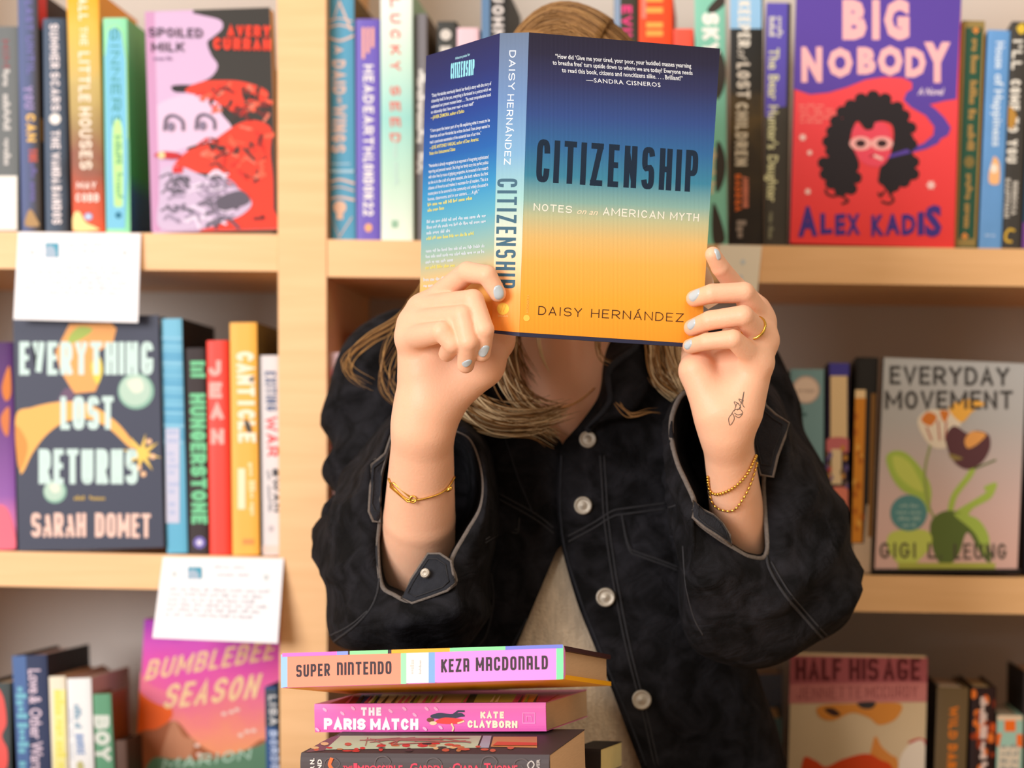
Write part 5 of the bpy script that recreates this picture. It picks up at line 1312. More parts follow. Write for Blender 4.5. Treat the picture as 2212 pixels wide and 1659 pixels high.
for V, F in ((BV, BF), HA, HB): mb.addnp(V, F, M_SKIN)
body = mb.build('body', person)
body['label'] = 'bare skin of hands, forearms and neck'
bvS = bvh_of(HA, HB); bvBody = bvh_of((BV, BF), HA, HB)
# eyes
for s_ in (-1, 1):
    c = Vector(T3((1243, 352, 2.0)))+Vector((s_*.031, 0, 0)); loc, n, i, dd = bvBody.ray_cast(Vector((c.x, 1.98, c.z)), Vector((0, 1, 0)))
    if loc is None: loc = Vector((c.x, 2.05, c.z))
    e = MB(); e.ball(loc+Vector((0, .006, 0)), (Vector((.0125, 0, 0)), Vector((0, .009, 0)), Vector((0, 0, .008))), mat('eye_white', (236, 232, 228), .2)); e.ball(loc+Vector((0, -.0012, 0)), (Vector((.0055, 0, 0)), Vector((0, .0025, 0)), Vector((0, 0, .0055))), mat('iris', (70, 86, 96), .2))
    e.build('eye', person)

# nails
def nail(cx, cy, ang, lw, ww):
    loc, n = hit(bvS, cx, cy)
    if loc is None: return
    k = loc.y/FPX; a = math.radians(ang)
    d_ = Vector((math.cos(a), 0, -math.sin(a))); u = (d_-n*d_.dot(n)).normalized(); v = n.cross(u)
    nn = 16; rows = 6; vs = []; fs = []
    # a shallow shell laid over the fingertip
    mbn = MB(); L, W = lw*k/2, ww*k/2
    for r in range(rows+1):
        for q in range(nn):
            t = 2*math.pi*q/nn; rr = r/rows
            ca, sa = math.copysign(abs(math.cos(t))**.8, math.cos(t)), math.copysign(abs(math.sin(t))**.8, math.sin(t))
            p0 = loc+u*ca*L*rr+v*sa*W*rr
            h2, n2, i2, d2 = bvS.ray_cast(p0+n*.006, -n)
            z = h2 if h2 is not None and (h2-p0).length < .006 else p0-n*.001
            vs.append(z+n*(.00075 if r < rows else -.0004))
    for r in range(rows):
        for q in range(nn):
            w2 = (q+1) % nn; fs.append((r*nn+q, r*nn+w2, (r+1)*nn+w2, (r+1)*nn+q))
    mbn.add(vs, fs, M_NAIL, True); mbn.build('fingernail', person)
for a in ((1078, 632, 80, 34, 25), (1046, 759, 112, 33, 21), (1009, 785, 128, 26, 17),
          (1499, 636, -17, 37, 25), (1493, 700, -20, 31, 22), (1486, 744, -20, 28, 19), (1551, 549, 62, 28, 13)): nail(*a)

# ---- jacket -----------------------------------------------------------------
def interp(tab, y, c):
    ys = [t[0] for t in tab]; vs = [t[c] for t in tab]
    y = max(ys[0], min(ys[-1], y)); i = 0
    while i < len(ys)-2 and ys[i+1] < y: i += 1
    # monotone cubic-ish: Catmull-Rom on uneven knots
    t = (y-ys[i])/(ys[i+1]-ys[i])
    m0 = (vs[i+1]-vs[max(i-1, 0)])/(ys[i+1]-ys[max(i-1, 0)])*(ys[i+1]-ys[i]); m1 = (vs[min(i+2, len(vs)-1)]-vs[i])/(ys[min(i+2, len(ys)-1)]-ys[i])*(ys[i+1]-ys[i])
    return (2*t**3-3*t*t+1)*vs[i]+(t**3-2*t*t+t)*m0+(-2*t**3+3*t*t)*vs[i+1]+(t**3-t*t)*m1
LV = [(738, 1085, 1388, .062, 2.185), (760, 1010, 1468, .066, 2.19), (790, 905, 1560, .075, 2.2), (830, 826, 1640, .085, 2.205), (900, 806, 1680, .098, 2.205), (1000, 815, 1676, .108, 2.203),
      (1100, 825, 1656, .112, 2.203), (1250, 845, 1625, .112, 2.205), (1400, 855, 1622, .112, 2.205), (1550, 850, 1660, .114, 2.205), (1700, 845, 1706, .116, 2.208), (1900, 840, 1750, .118, 2.208)]
XL = [(738, 1105), (800, 1115), (850, 1130), (900, 1165), (935, 1195), (960, 1215), (1000, 1224), (1100, 1226), (1165, 1222), (1185, 1206), (1280, 1165), (1400, 1112), (1500, 1072), (1659, 1040), (1900, 1010)]
XR = [(738, 1370), (800, 1330), (850, 1300), (880, 1281), (905, 1263), (935, 1237), (960, 1217), (1000, 1209), (1100, 1207), (1180, 1216), (1300, 1250), (1400, 1290), (1500, 1330), (1600, 1368), (1659, 1390), (1900, 1470)]
def fold(V, N, amp, f1=38., f2=90., seed=0., dirv=(1., .4, .7)):
    d_ = np.array(dirv)/np.linalg.norm(dirv); e_ = np.cross(d_, [0.2, 1, .1]); e_ /= np.linalg.norm(e_)
    a = V@d_; b_ = V@e_; c = V[:, 1]
    wv = np.sin(a*f1+2.2*np.sin(b_*17+seed)+1.3*np.sin(c*23+seed*2)+seed)
    wv = 1-np.abs(wv)*1.6
    w2 = np.sin(a*f2*.7+b_*f2*.5+2*np.sin(b_*31+seed*3)+seed*1.7)
    m = .5+.5*np.sin(V[:, 2]*21+V[:, 0]*13+seed)
    return V+N*((wv*amp*m+w2*amp*.28)[:, None])
def normals(V, F):
    N = np.zeros_like(V); q = V[F]
    fn = np.cross(q[:, 2]-q[:, 0], q[:, 3]-q[:, 1])
    for i in range(4): np.add.at(N, F[:, i], fn)
    return N/(np.linalg.norm(N, axis=1)[:, None]+1e-12)
def gridfaces(nr, nc, closed):
    F = []
    for r in range(nr-1):
        for c in range(nc if closed else nc-1):
            d_ = (c+1) % nc; F.append((r*nc+c, r*nc+d_, (r+1)*nc+d_, (r+1)*nc+c))
    return np.array(F)
def torso(off, y0, y1, rows, cols, opening):
    pts = []
    for r in range(rows):
        y = y0+(y1-y0)*r/(rows-1)
        a, b_, hd, cy = [interp(LV, y, c) for c in (1, 2, 3, 4)]
        z = P(0, y, 2.12).z
        xa, xb = P(a, 0, 2.17).x, P(b_, 0, 2.17).x
        cx = (xa+xb)/2; hw = (xb-xa)/2-off; hd -= off; n = 2.5
        if opening:
            xr = P(interp(XR, y, 1), 0, 2.1).x; xl = P(interp(XL, y, 1), 0, 2.1).x
            ph = lambda x: math.acos(math.copysign(abs(max(-1, min(1, (x-cx)/hw)))**(n/2), x-cx))
            p0, p1 = ph(xr), ph(xl)-2*math.pi
        else: p0, p1 = math.pi/2, math.pi/2-2*math.pi
        for c in range(cols):
            f = p0+(p1-p0)*c/(cols-1 if opening else cols)
            cc, ss = math.cos(f), math.sin(f)
            x = cx+hw*math.copysign(abs(cc)**(2/n), cc); Y = cy-hd*math.copysign(abs(ss)**(2/n), ss)
            if opening:
                e = max(0, 1-c/8); Y -= .007*e*e*(3-2*e) if e > 0 else 0
                e2 = max(0, 1-(cols-1-c)/5)
            pts.append((x, Y, z))
    return np.array(pts), gridfaces(rows, cols, not opening)
TV, TF = torso(0, 738, 1900, 120, 120, True)
TN = normals(TV, TF); ctr = np.array([X0, 2.205, 0]); 
if np.mean(np.sum(TN[:, :2]*(TV[:, :2]-ctr[:2]), 1)) < 0: TN = -TN
TV = fold(TV, TN, .0045, 34, 80, 1.3, (.6, .2, 1.))

def resample(pts, n):
    d_ = smooth_path(pts, True, 10); A = np.array(d_+[d_[0]]); L = np.r_[0, np.cumsum(np.linalg.norm(np.diff(A, axis=0)*np.array([1, 1, 800]), axis=1))]
    t = np.linspace(0, L[-1], n, endpoint=False)
    return np.stack([np.interp(t, L, A[:, k]) for k in range(3)], 1)
def pouch(rim, sil, back, depth_in, nc=110, seed=0., amp=.0058):
    """a pushed-up sleeve: the open end (rim), its outline as seen, closing behind; pixel + depth coordinates"""
    R = resample(rim, nc); S = resample(sil, nc)
    # line the two curves up by angle about the opening
    c = R[:, :2].mean(0)
    rows = []
    # lining inside
    axis_c = np.array([c[0], c[1]+60, 0])
    for t, sh, dy in ((1, .34, depth_in), (.7, .22, depth_in*.75), (.35, .10, depth_in*.4), (.12, .035, .018), (.03, .008, .004)):
        q = R.copy(); q[:, :2] += (axis_c[:2]-q[:, :2])*sh; q[:, 2] += dy; rows.append(q)
    rows.append(R)
    for t in np.linspace(0, 1, 26)[1:]:
        q = R+(S-R)*t
        e = math.sin(t*math.pi/2)
        q[:, 2] = R[:, 2]+(S[:, 2]-R[:, 2])*(1-math.sqrt(max(0, 1-t**2.2)))-.012*math.sin(math.pi*min(1, t*1.4))*(1-t)
        rows.append(q)
    B = np.array(back)
    for t in np.linspace(0, 1, 9)[1:]:
        q = S.copy(); k = 1-math.cos(t*math.pi/2)
        q[:, :2] += (B[:2]-q[:, :2])*k*.97; q[:, 2] += (B[2]-S[:, 2])*math.sin(t*math.pi/2)
        rows.append(q)
    pp = np.concatenate(rows)
    V = np.stack([(pp[:, 0]-VX)*pp[:, 2]/FPX, pp[:, 2], CAMZ+(VY-pp[:, 1])*pp[:, 2]/FPX], 1)
    F = gridfaces(len(rows), nc, True)
    N = normals(V, F)
    k0 = 6*nc; ramp = np.zeros(len(V)); idx = np.arange(len(V))//nc
    ramp = np.clip((idx-6)/9., 0, 1)
    V2 = fold(V, N, amp, 46, 110, seed, (.9, .3, -.8))
    V = V+(V2-V)*ramp[:, None]
    return V, F, R
rimA = [(915, 905, 2.03), (985, 928, 2.02), (1018, 948, 2.01), (1038, 995, 2.0), (1046, 1050, 1.99), (1038, 1100, 1.985), (1008, 1152, 1.975), (976, 1212, 1.962), (984, 1256, 1.952), (968, 1274, 1.948), (935, 1286, 1.948), (888, 1301, 1.952), (852, 1286, 1.966), (824, 1263, 1.978), (815, 1180, 1.988), (820, 1112, 1.993), (812, 1060, 1.998), (804, 1005, 2.0), (832, 982, 2.01), (850, 926, 2.02)]
silA = [(915, 872, 2.16), (1000, 905, 2.15), (1056, 960, 2.12), (1072, 1050, 2.10), (1068, 1150, 2.08), (1060, 1250, 2.06), (1042, 1340, 2.05), (1000, 1408, 2.04), (900, 1424, 2.035), (800, 1404, 2.045), (714, 1374, 2.07), (697, 1260, 2.08), (681, 1172, 2.09), (692, 1132, 2.10), (728, 1088, 2.12), (752, 1020, 2.14), (795, 950, 2.15), (850, 890, 2.16)]
SA, FA, RA = pouch(rimA, silA, (880, 1170, 2.19), .13, seed=.7)
rimB = [(1575, 872, 2.04), (1636, 842, 2.03), (1656, 880, 2.01), (1661, 950, 2.0), (1651, 1030, 2.0), (1653, 1100, 2.0), (1656, 1196, 1.99), (1622, 1204, 1.975), (1586, 1186, 1.965), (1540, 1156, 1.955), (1496, 1118, 1.948), (1500, 1085, 1.95), (1481, 1040, 1.96), (1463, 1000, 1.97), (1451, 950, 1.98), (1453, 895, 1.99), (1480, 848, 2.01), (1524, 872, 2.03)]
silB = [(1575, 815, 2.17), (1660, 830, 2.16), (1726, 940, 2.14), (1788, 1042, 2.12), (1830, 1108, 2.10), (1849, 1200, 2.08), (1857, 1300, 2.06), (1802, 1370, 2.05), (1702, 1422, 2.04), (1620, 1440, 2.03), (1540, 1428, 2.03), (1492, 1392, 2.04), (1472, 1300, 2.04), (1464, 1200, 2.05), (1455, 1120, 2.06), (1440, 1000, 2.09), (1435, 920, 2.12), (1480, 840, 2.15)]
SB, FB, RB = pouch(rimB, silB, (1640, 1160, 2.19), .13, seed=2.1)

def armtube(path, nc=60, rows=60, seed=0., amp=.004):
    """upper sleeve: pixel, depth, radius along the arm"""
    A = np.array(smooth_path(path, False, 12)); L = np.r_[0, np.cumsum(np.linalg.norm(np.diff(A[:, :2], axis=0), axis=1))]
    t = np.linspace(0, L[-1], rows); A = np.stack([np.interp(t, L, A[:, k]) for k in range(4)], 1)
    Cn = np.stack([(A[:, 0]-VX)*A[:, 2]/FPX, A[:, 2], CAMZ+(VY-A[:, 1])*A[:, 2]/FPX], 1)
    V = []
    for i in range(rows):
        d_ = Cn[min(i+1, rows-1)]-Cn[max(i-1, 0)]; d_ /= np.linalg.norm(d_)
        u = np.cross(d_, [0, 1, 0]); u /= np.linalg.norm(u); v = np.cross(d_, u)
        for k in range(nc):
            th = 2*math.pi*k/nc; V.append(Cn[i]+(u*math.cos(th)+v*math.sin(th)*.95)*A[i, 3])
    V = np.array(V); F = gridfaces(rows, nc, True); N = normals(V, F)
    if np.mean(np.sum(N*(V-np.repeat(Cn, nc, 0)), 1)) < 0: N = -N
    return fold(V, N, amp, 52, 120, seed, (.25, .1, 1.)), F
UA, UAF = armtube([(960, 800, 2.22, .05), (880, 812, 2.21, .062), (846, 880, 2.205, .062), (846, 980, 2.19, .058), (850, 1080, 2.16, .058), (850, 1200, 2.13, .062), (860, 1290, 2.10, .055)], seed=.4, amp=.006)
UB, UBF = armtube([(1480, 810, 2.22, .05), (1556, 830, 2.21, .060), (1590, 900, 2.205, .060), (1612, 980, 2.19, .060), (1650, 1080, 2.16, .062), (1690, 1200, 2.13, .064), (1690, 1290, 2.10, .055)], seed=3.3, amp=.005)

jm = MB()
for V, F in ((TV, TF), (SA, FA), (SB, FB), (UA, UAF), (UB, UBF)): jm.addnp(V, F, M_DENIM)
# standing collar
def strip(pa, pb, rows, m, n=10):
    a = smooth_path(pa, False, n); b_ = smooth_path(pb, False, n); k = min(len(a), len(b_)); vs = []
    for r in range(rows+1):
        t = r/rows
        for i in range(k):
            q = [x*(1-t)+y*t for x, y in zip(a[i], b_[i])]; v = P(*q); vs.append(v+Vector((0, -.006*math.sin(math.pi*t), 0)))
    F = gridfaces(rows+1, k, False); jm.add(vs, [tuple(f) for f in F], m, True)
    return [P(*q) for q in b_[:k]]
colI = [(1250, 922, 2.110), (1293, 860, 2.118), (1304, 800, 2.130), (1306, 740, 2.150), (1300, 670, 2.20), (1236, 640, 2.262), (1150, 680, 2.20), (1112, 745, 2.15), (1116, 840, 2.12), (1160, 905, 2.11)]
colO = [(1268, 930, 2.088), (1318, 868, 2.082), (1316, 800, 2.080), (1374, 748, 2.095), (1402, 680, 2.16), (1240, 622, 2.30), (1060, 690, 2.19), (1036, 775, 2.115), (1070, 860, 2.092), (1140, 915, 2.09)]
edge = strip(colI, colO, 6, M_DENIM)
jm.tube(edge, .0022, M_DENIM_L, 8)
fall = [(1300, 905, 2.083), (1352, 900, 2.082), (1400, 850, 2.092), (1440, 790, 2.125), (1440, 720, 2.18), (1240, 660, 2.315), (1020, 740, 2.19), (990, 820, 2.11), (1030, 890, 2.092), (1110, 925, 2.09)]
strip(colO, fall, 6, M_DENIM)
jk = jm.build('jacket', person, origin=Vector((X0, 2.205, .9)))
jk['label'] = 'black denim jacket with pushed up sleeves'
so = jk.modifiers.new('thickness', 'SOLIDIFY'); so.thickness = .0022; so.offset = 0
bvJ = bvh_of((TV, TF), (SA, FA), (SB, FB), (UA, UAF), (UB, UBF))

# stitched rims of the cuffs
def rimtube(R, r, m, name, n=10):
    q = [P(*p_)+Vector((0, -.0006, 0)) for p_ in R]; mb = MB(); mb.tube(q, r, m, n, closed=True); return mb.build(name, jk)
for R in (RA, RB):
    rimtube(R, .0022, M_THREAD, 'cuff_hem')
# unbuttoned cuff flaps
def flap(outer, thick, name, m=M_DENIM_L, seams=(), snap=None):
    c = [P(*q) for q in smooth_path(outer, True, 3)] if len(outer) > 99 else [P(*q) for q in outer]
    n = Vector((0, 0, 0))
    for i in range(len(c)): n += c[i].cross(c[(i+1) % len(c)])
    n.normalize()
    if n.y > 0: n = -n
    mb = MB(); k = len(c); ce = sum(c, Vector())/k
    # rounded sheet: rim, raised inner ring, centre
    vs = [p_-n*thick for p_ in c]+[p_+n*thick*.2 for p_ in c]+[p_+(ce-p_)*.1+n*thick for p_ in c]+[p_+(ce-p_)*.5+n*thick*1.25 for p_ in c]+[ce+n*thick*1.3]
    fs = []
    for r in range(3):
        for i in range(k): j = (i+1) % k; fs.append((r*k+i, r*k+j, (r+1)*k+j, (r+1)*k+i))
    for i in range(k): fs.append((3*k+i, 3*k+(i+1) % k, 4*k))
    mb.add(vs, fs, m, True); f = mb.build(name, jk)
    e = MB(); e.tube(c, .0012, M_THREAD, 8, closed=True)
    inner = [p_+(ce-p_)*.24+n*thick*1.5 for p_ in c]; e.tube(inner, .0005, M_THREAD2, 6, closed=True)
    e.build('stitching', f)
    if snap:
        s_ = MB(); r = P(snap[0], snap[1], ce.y); s_.disc(r+n*thick*1.2-Vector((0, .002, 0)), n, .0042, .0022, M_SNAP, 20, .0006); s_.build('snap', f)
    return f
flap([(868, 1292, 1.953), (888, 1252, 1.956), (925, 1196, 1.957), (950, 1196, 1.954), (974, 1212, 1.950), (979, 1240, 1.945), (985, 1260, 1.942), (966, 1276, 1.941), (928, 1290, 1.943), (890, 1303, 1.947)], .0016, 'cuff_flap', snap=(922, 1240))
flap([(850, 926, 2.017), (832, 980, 2.004), (803, 1004, 1.995), (800, 1050, 1.990), (797, 1105, 1.985), (806, 1126, 1.984), (820, 1128, 1.986), (821, 1080, 1.990), (826, 1020, 1.996), (842, 965, 2.008)], .0014, 'cuff_placket')
flap([(1634, 840, 2.022), (1650, 872, 2.008), (1676, 896, 1.998), (1704, 914, 1.990), (1696, 944, 1.986), (1680, 985, 1.982), (1670, 1030, 1.980), (1644, 1026, 1.986), (1630, 970, 1.996), (1628, 900, 2.010)], .0016, 'cuff_flap')
flap([(1498, 1082, 1.947), (1496, 1118, 1.942), (1520, 1138, 1.943), (1548, 1156, 1.946), (1580, 1178, 1.954), (1576, 1156, 1.956), (1560, 1130, 1.954), (1540, 1112, 1.952), (1516, 1100, 1.950)], .0013, 'cuff_placket')

# seams, pocket flaps, buttons laid on the cloth
def seam(pts, r=.0009, m=M_THREAD2, lift=.0012):
    q = drape(bvJ, pts, lift); runs = []
    for a in q:                                       # a seam ends where the line falls off an edge
        if runs and (a-runs[-1][-1]).length < .025: runs[-1].append(a)
        else: runs.append([a])
    for run in runs:
        if len(run) > 5:
            st = MB(); st.tube(run, r, m, 6); st.build('seam', jk)
for off in (0, 9): seam([(1296+off, 985), (1301+off, 1060), (1306+off, 1130), (1325+off, 1260), (1352+off, 1400), (1384+off, 1530), (1412+off, 1655)])
for off in (0, 12): seam([(1228, 1158+off), (1280, 1130+off), (1322, 1104+off), (1350, 1098+off), (1440, 1086+off), (1462, 1080+off)])
for off in (0, 12): seam([(1050, 1052+off), (1100, 1078+off), (1160, 1112+off), (1196, 1140+off)])
seam([(1213, 985), (1211, 1060), (1212, 1120), (1222, 1190), (1256, 1300), (1296, 1400), (1336, 1500), (1374, 1600), (1394, 1655)], .0012, M_DENIM_L)
seam([(1204, 1200), (1160, 1296), (1106, 1400), (1070, 1490)], .0012, M_DENIM_L)
seam([(1086, 930), (1102, 980), (1122, 1040), (1152, 1110)], .001, M_DENIM_L)
for off in (0, 7): seam([(1343, 1112), (1352, 1165-off), (1362, 1192-off), (1378, 1200-off), (1440, 1222-off), (1484, 1240-off)])
for off in (0, 7): seam([(1046, 1172-off), (1075, 1154-off), (1100, 1148-off), (1118, 1150-off), (1122, 1118)])
seam([(1655, 1200), (1660, 1230), (1690, 1280), (1740, 1340), (1790, 1392)], .0014, M_THREAD2); seam([(1665, 1215), (1700, 1275), (1750, 1335), (1800, 1385)], .0009)
seam([(820, 1130), (812, 1190), (818, 1262), (806, 1310), (770, 1350), (724, 1384)], .0012, M_THREAD2); seam([(796, 1320), (756, 1352), (716, 1372)], .0009)
seam([(1062, 1240), (1066, 1300), (1052, 1370), (1030, 1400)], .0009)
seam([(1478, 1180), (1484, 1260), (1500, 1330), (1520, 1370)], .0009)
def patch(pts, lift, m, nu=10, nv=8):
    """a piece of cloth laid on the jacket inside four pixel corners"""
    fp = MB(); a, b_, c, d_ = [np.array(p_, float) for p_ in pts]; vs = []
    for j in range(nv+1):
        for i in range(nu+1):
            u, v = i/nu, j/nv; q = (a*(1-u)+b_*u)*(1-v)+(d_*(1-u)+c*u)*v
            edge_ = min(u, 1-u, v, 1-v)
            r, n = hit(bvJ, q[0], q[1], lift*(1 if edge_ > 0 else -.1))
            vs.append(r if r is not None else P(q[0], q[1], 2.09))
    fp.add(vs, [tuple(f) for f in gridfaces(nv+1, nu+1, False)], m, True); fp.build('pocket_flap', jk)
patch([(1343, 1110), (1458, 1096), (1478, 1236), (1364, 1196)], .0022, M_DENIM); patch([(1050, 1092), (1120, 1112), (1118, 1150), (1048, 1172)], .0022, M_DENIM)
for x, y, r in ((1270, 950, 19), (1260, 1092, 20), (1308, 1290, 21), (1385, 1512, 22)):
    loc, n = hit(bvJ, x, y)
    if loc is None: loc, n = P(x, y, 2.09), Vector((0, -1, 0))
    n = (n+Vector((-.12, -1.6, .05))).normalized()
    mb = MB(); mb.disc(loc+n*.0005, n, r*loc.y/FPX, .004, M_SNAP, 28, .0009); mb.build('button', jk)

# ---- shirt, trousers, shoes ---------------------------------------------------
V, F = torso(.013, 1010, 1880, 60, 90, False); mb = MB(); mb.addnp(V, F, M_KNIT)
sh = mb.build('shirt', person); sh['label'] = 'oatmeal coloured knit top'
mb = MB()
for s_ in (-1, 1):
    x = X0+.005+s_*.085
    G, ax = grid([x-.13, 2.07, .07], [x+.13, 2.335, .97], .008)
    D = capsule(G, (x, 2.215, .88), (x-s_*.004, 2.20, .47), .092, .066); D = smin(D, capsule(G, (x-s_*.004, 2.20, .47), (x, 2.225, .10), .064, .056), .02)
    D = smin(D, ellipsoid(G, (x-s_*.05, 2.215, .90), (.11, .103, .1)), .03)
    V, F = surface_nets(D, ax); mb.addnp(relax(V, F, 2), F, M_JEAN)
mb.build('trousers', person)
for s_ in (-1, 1):
    x = X0+.005+s_*.085
    G, ax = grid([x-.08, 2.03, 0.0], [x+.09, 2.33, .12], .005)
    D = capsule(G, (x, 2.27, .045), (x+s_*.02, 2.115, .038), .044, .038); D = smin(D, capsule(G, (x, 2.24, .06), (x, 2.24, .1), .045, .043), .02); D = np.maximum(D, .006-(G[2]+0*D))
    V, F = surface_nets(D, ax); mb = MB(); mb.addnp(relax(V, F, 1), F, M_SHOE); mb.build('shoe', person)

# ---- hair ------------------------------------------------------------------------
M_HAIR = mat('blonde_hair', (152, 110, 62), .5, var=.35, vscale=9)
M_HAIR2 = mat('light_blonde_hair', (226, 200, 156), .4, var=.25, vscale=9)
M_HAIR4 = mat('honey_hair', (178, 134, 80), .5, var=.2, vscale=9)
M_HAIR3 = mat('dark_blonde_hair', (116, 80, 42), .5, var=.3, vscale=9)
G, ax = grid([-.30, 1.99, 1.28], [.0, 2.335, 1.67], .004)
c = T3((1243, 318, 2.145))
D = ellipsoid(G, c, (.083, .100, .121))
D = smin(D, ellipsoid(G, T3((1180, 250, 2.12)), (.055, .075, .075)), .03)
D = smin(D, ellipsoid(G, T3((1243, 560, 2.235)), (.085, .055, .13)), .04)
D = np.maximum(D, -ellipsoid(G, T3((1243, 430, 2.02)), (.066, .075, .125)))
V, F = surface_nets(D, ax); V = relax(V, F, 2)
hm = MB(); hm.addnp(V, F, M_HAIR)
bvH = bvh_of((V, F))
hr = random.Random(5)
def lock(guide, n, spread, r, mats, droop=0, pts=16):
    """a lock of n tapering strands along a guide of pixel + depth points"""
    g = [np.array(P(*q)) for q in guide]
    base_ = np.array([tuple(q) for q in smooth_path([tuple(q) for q in g], False, 8)])
    for i in range(n):
        o = np.array([hr.gauss(0, 1), hr.gauss(0, .7), hr.gauss(0, 1)])*spread; o2 = np.array([hr.gauss(0, 1), hr.gauss(0, .5), hr.gauss(0, 1)])*spread
        t = np.linspace(0, 1, len(base_))[:, None]; t0 = hr.uniform(0, .06); t1 = hr.uniform(.86, 1)
        wv = np.sin(t*hr.uniform(4, 9)+hr.uniform(0, 6))*spread*.5
        q = base_+o*(1-t)*.9+o2*t*.8*(1-.35*t)+wv*np.array([.6, .4, .6])
        k0, k1 = int(t0*len(q)), max(4, int(t1*len(q)))
        hm.tube([Vector(a) for a in q[k0:k1]], r*hr.uniform(.6, 1.25), hr.choice(mats), 5, taper=lambda s: (1-.85*max(0, s-.45)/.55)*min(1, .5+s*4), flat=.6)
# crown: combed sideways from a parting that runs front to back
for i in range(1500):
    v0 = hr.uniform(-.93, .97); left = hr.random() < .66
    k = hr.uniform(.998, 1.024)+(.012 if left else -.012); a0 = .42; a1 = (-1.75 if left else 2.0)
    q = []; tw, tp = hr.uniform(-.16, .16), hr.uniform(0, 6)
    for s_ in np.linspace(0, 1, 24):
        al = a0+(a1-a0)*s_; v = max(-.97, min(.97, v0+tw*s_+.03*math.sin(5*s_+tp)+(.22*s_ if v0 < .2 else -.1*s_)*(1 if left else .6))); w_ = math.sqrt(1-v*v)
        lift = .010*math.exp(-((s_-.35)/.25)**2) if left else .002
        q.append(Vector(c)+Vector(((.084*k+lift*.4)*w_*math.sin(al), .101*k*v, (.122*k+lift)*w_*math.cos(al))))
    if v0 < -.55: q = q[:14]
    hm.tube(q, hr.uniform(.0003, .0007), hr.choice([M_HAIR]*6+[M_HAIR3]*2+[M_HAIR4]*2), 4, taper=lambda s: 1-.6*s, flat=.7)
LB = [M_HAIR2, M_HAIR2, M_HAIR, M_HAIR3]
lock([(1050, 480, 2.10), (1000, 640, 2.085), (985, 760, 2.06), (1000, 850, 2.05), (1070, 900, 2.05), (1160, 905, 2.052), (1232, 882, 2.06)], 130, .0085, .0013, LB)
lock([(1080, 520, 2.10), (1078, 680, 2.08), (1090, 780, 2.065), (1120, 850, 2.06), (1170, 890, 2.06), (1222, 888, 2.062)], 100, .0085, .0012, [M_HAIR, M_HAIR2, M_HAIR3])
lock([(1000, 560, 2.11), (950, 720, 2.09), (950, 820, 2.07), (1000, 890, 2.06), (1090, 925, 2.06), (1160, 925, 2.065), (1210, 950, 2.075)], 80, .008, .0012, LB)
lock([(1110, 560, 2.10), (1110, 700, 2.085), (1125, 770, 2.08), (1160, 830, 2.08)], 14, .006, .0012, [M_HAIR3, M_HAIR])
lock([(1160, 640, 2.09), (1165, 740, 2.09), (1182, 790, 2.10), (1190, 810, 2.10)], 3, .002, .0009, [M_HAIR2])
lock([(1400, 480, 2.12), (1410, 640, 2.11), (1412, 740, 2.095), (1425, 810, 2.09), (1470, 850, 2.09), (1510, 870, 2.09)], 100, .0085, .0011, [M_HAIR, M_HAIR3, M_HAIR2])
lock([(1430, 520, 2.12), (1448, 660, 2.11), (1452, 760, 2.09), (1478, 830, 2.085), (1500, 860, 2.09)], 50, .006, .0010, [M_HAIR, M_HAIR2])
lock([(1300, 640, 2.10), (1290, 720, 2.10), (1300, 770, 2.09), (1330, 790, 2.085)], 7, .003, .0009, [M_HAIR, M_HAIR2])
lock([(1330, 870, 2.075), (1360, 896, 2.072), (1400, 890, 2.072), (1430, 890, 2.08)], 5, .003, .0007, [M_HAIR])
lock([(960, 560, 2.14), (880, 680, 2.13), (800, 732, 2.125), (754, 775, 2.12), (758, 810, 2.11), (800, 838, 2.10)], 16, .005, .0007, [M_HAIR, M_HAIR4])
lock([(960, 600, 2.12), (880, 720, 2.11), (870, 800, 2.10), (880, 860, 2.11)], 14, .008, .0006, [M_HAIR3, M_HAIR])
lock([(900, 660, 2.12), (830, 780, 2.10), (850, 850, 2.10), (950, 905, 2.09), (1030, 930, 2.085)], 10, .008, .0006, [M_HAIR3, M_HAIR4])
ha = hm.build('hair', person); ha['label'] = 'long wavy blonde hair'

# ---- jewellery and ink --------------------------------------------------------------
def wrap(front, axis_px, lift, back_scale=1.0):
    """a closed loop round the arm: the front laid on the skin, the back mirrored behind the bone"""
    f = drape(bvS, front, lift)
    ax_ = Vector(T3(axis_px)); a, b_ = f[0], f[-1]
    back = []
    n = len(f); rad = max(.012, ax_.y-min(q.y for q in f))
    for i in range(1, 14):
        t = i/14; m = b_.lerp(a, t); back.append(m+Vector((0, (rad*1.3)*math.sin(math.pi*t)+.002, 0)))
    return f, back
f, bk = wrap([(842, 1034), (852, 1052), (884, 1078), (930, 1072), (962, 1056), (980, 1030)], (905, 1060, 1.975), .0012)
mb = MB(); mb.tube(f+bk, .0009, M_GOLD, 6, closed=True)
lk = drape(bvS, [(852, 1046), (866, 1060), (886, 1078)], .0022, smooth=False)
a0, a1 = hit(bvS, 851, 1046, .0022)[0], hit(bvS, 886, 1077, .0022)[0]
dv = (a1-a0).normalized(); wv = Vector((dv.z, 0, -dv.x))*.0022
mb.tube([a0+wv, a1+wv, a1+wv*.2+dv*.002, a1-wv, a0-wv, a0-wv*.2-dv*.002], .0009, M_GOLD, 6, closed=True)
c0 = hit(bvS, 893, 1076, .002)[0]; mb.tube([c0+Vector((math.cos(t)*.0028, 0, math.sin(t)*.0028)) for t in np.linspace(0, 2*math.pi, 14, endpoint=False)], .0008, M_GOLD, 6, closed=True)
c0 = hit(bvS, 966, 1055, .002)[0]; mb.ball(c0, (Vector((.003, 0, .002)), Vector((0, .0016, 0)), Vector((-.001, 0, .0016))), M_GOLD, 6)
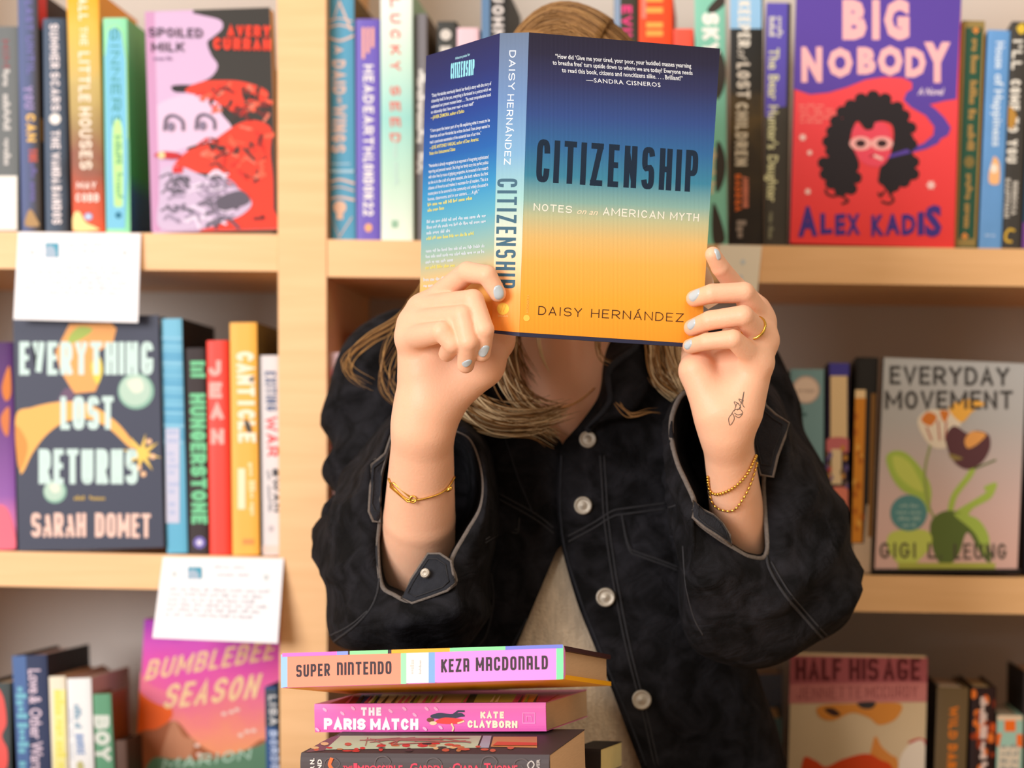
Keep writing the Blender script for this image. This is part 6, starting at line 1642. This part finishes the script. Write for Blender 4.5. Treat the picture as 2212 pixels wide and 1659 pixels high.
o = mb.build('bracelet', person); o['label'] = 'thin gold chain bracelet with a long link'
for k, pts in enumerate(([(1532, 1030), (1536, 1058), (1552, 1066), (1584, 1052), (1612, 1022), (1630, 985)], [(1534, 1048), (1540, 1082), (1556, 1098), (1584, 1100), (1606, 1072), (1622, 1036), (1632, 1000)])):
    f, bk = wrap(pts, (1583, 1050, 1.975), .0014)
    allp = f+bk; mb = MB(); L = 0; nxt = 0; step = .0031 if k == 0 else .0042
    for i in range(1, len(allp)+1):
        a, b_ = allp[i-1], allp[i % len(allp)]; s_ = (b_-a).length
        while nxt <= L+s_ and s_ > 0:
            q = a.lerp(b_, (nxt-L)/s_); d_ = (b_-a).normalized(); u = d_.orthogonal().normalized(); v = d_.cross(u)
            e = .0015; mb.ball(q, (d_*(e if k == 0 else .0021), u*e*(1 if k == 0 else .75), v*e*(1 if k == 0 else .75)), M_GOLD, 5); nxt += step
        L += s_
    o = mb.build('bracelet', person); o['label'] = 'gold bead bracelet' if k == 0 else 'gold chain bracelet hanging lower'
# ring on the ring finger
a, b_ = Vector(T3((1650, 735, 1.930))), Vector(T3((1606, 682, 1.898))); d_ = (b_-a).normalized(); c0 = a.lerp(b_, .5); u = d_.orthogonal().normalized(); v = d_.cross(u)
mb = MB(); mb.tube([c0+(u*math.cos(t)+v*math.sin(t))*.0104 for t in np.linspace(0, 2*math.pi, 40, endpoint=False)], .0013, M_GOLD, 8, closed=True); o = mb.build('ring', person); o['label'] = 'plain gold ring'
q = drape(bvBody, [(1196, 884), (1216, 880), (1240, 872), (1262, 858), (1284, 838)], .0008)
if len(q) > 3: mb = MB(); mb.tube(q, .0005, M_GOLD, 5); o = mb.build('necklace', person); o['label'] = 'fine gold chain necklace'
M_INK = mat('tattoo_ink', (116, 100, 86), .6)
mb = MB()
for q in ([(1576, 918), (1574, 904), (1582, 894), (1586, 904), (1580, 916), (1576, 918)], [(1578, 898), (1586, 886), (1598, 884), (1604, 892), (1594, 896), (1586, 892)], [(1586, 888), (1592, 872), (1600, 880), (1592, 886)], [(1596, 884), (1602, 868), (1607, 846), (1604, 872), (1608, 880)], [(1590, 878), (1586, 868), (1596, 872)], [(1602, 872), (1596, 862), (1606, 866)], [(1588, 898), (1596, 902), (1604, 894)]):
    r = drape(bvS, q, .0001)
    if len(r) > 3: mb.tube(r, .00032, M_INK, 5)
if mb.v: o = mb.build('tattoo', person); o['label'] = 'fine line flower tattoo on the wrist'
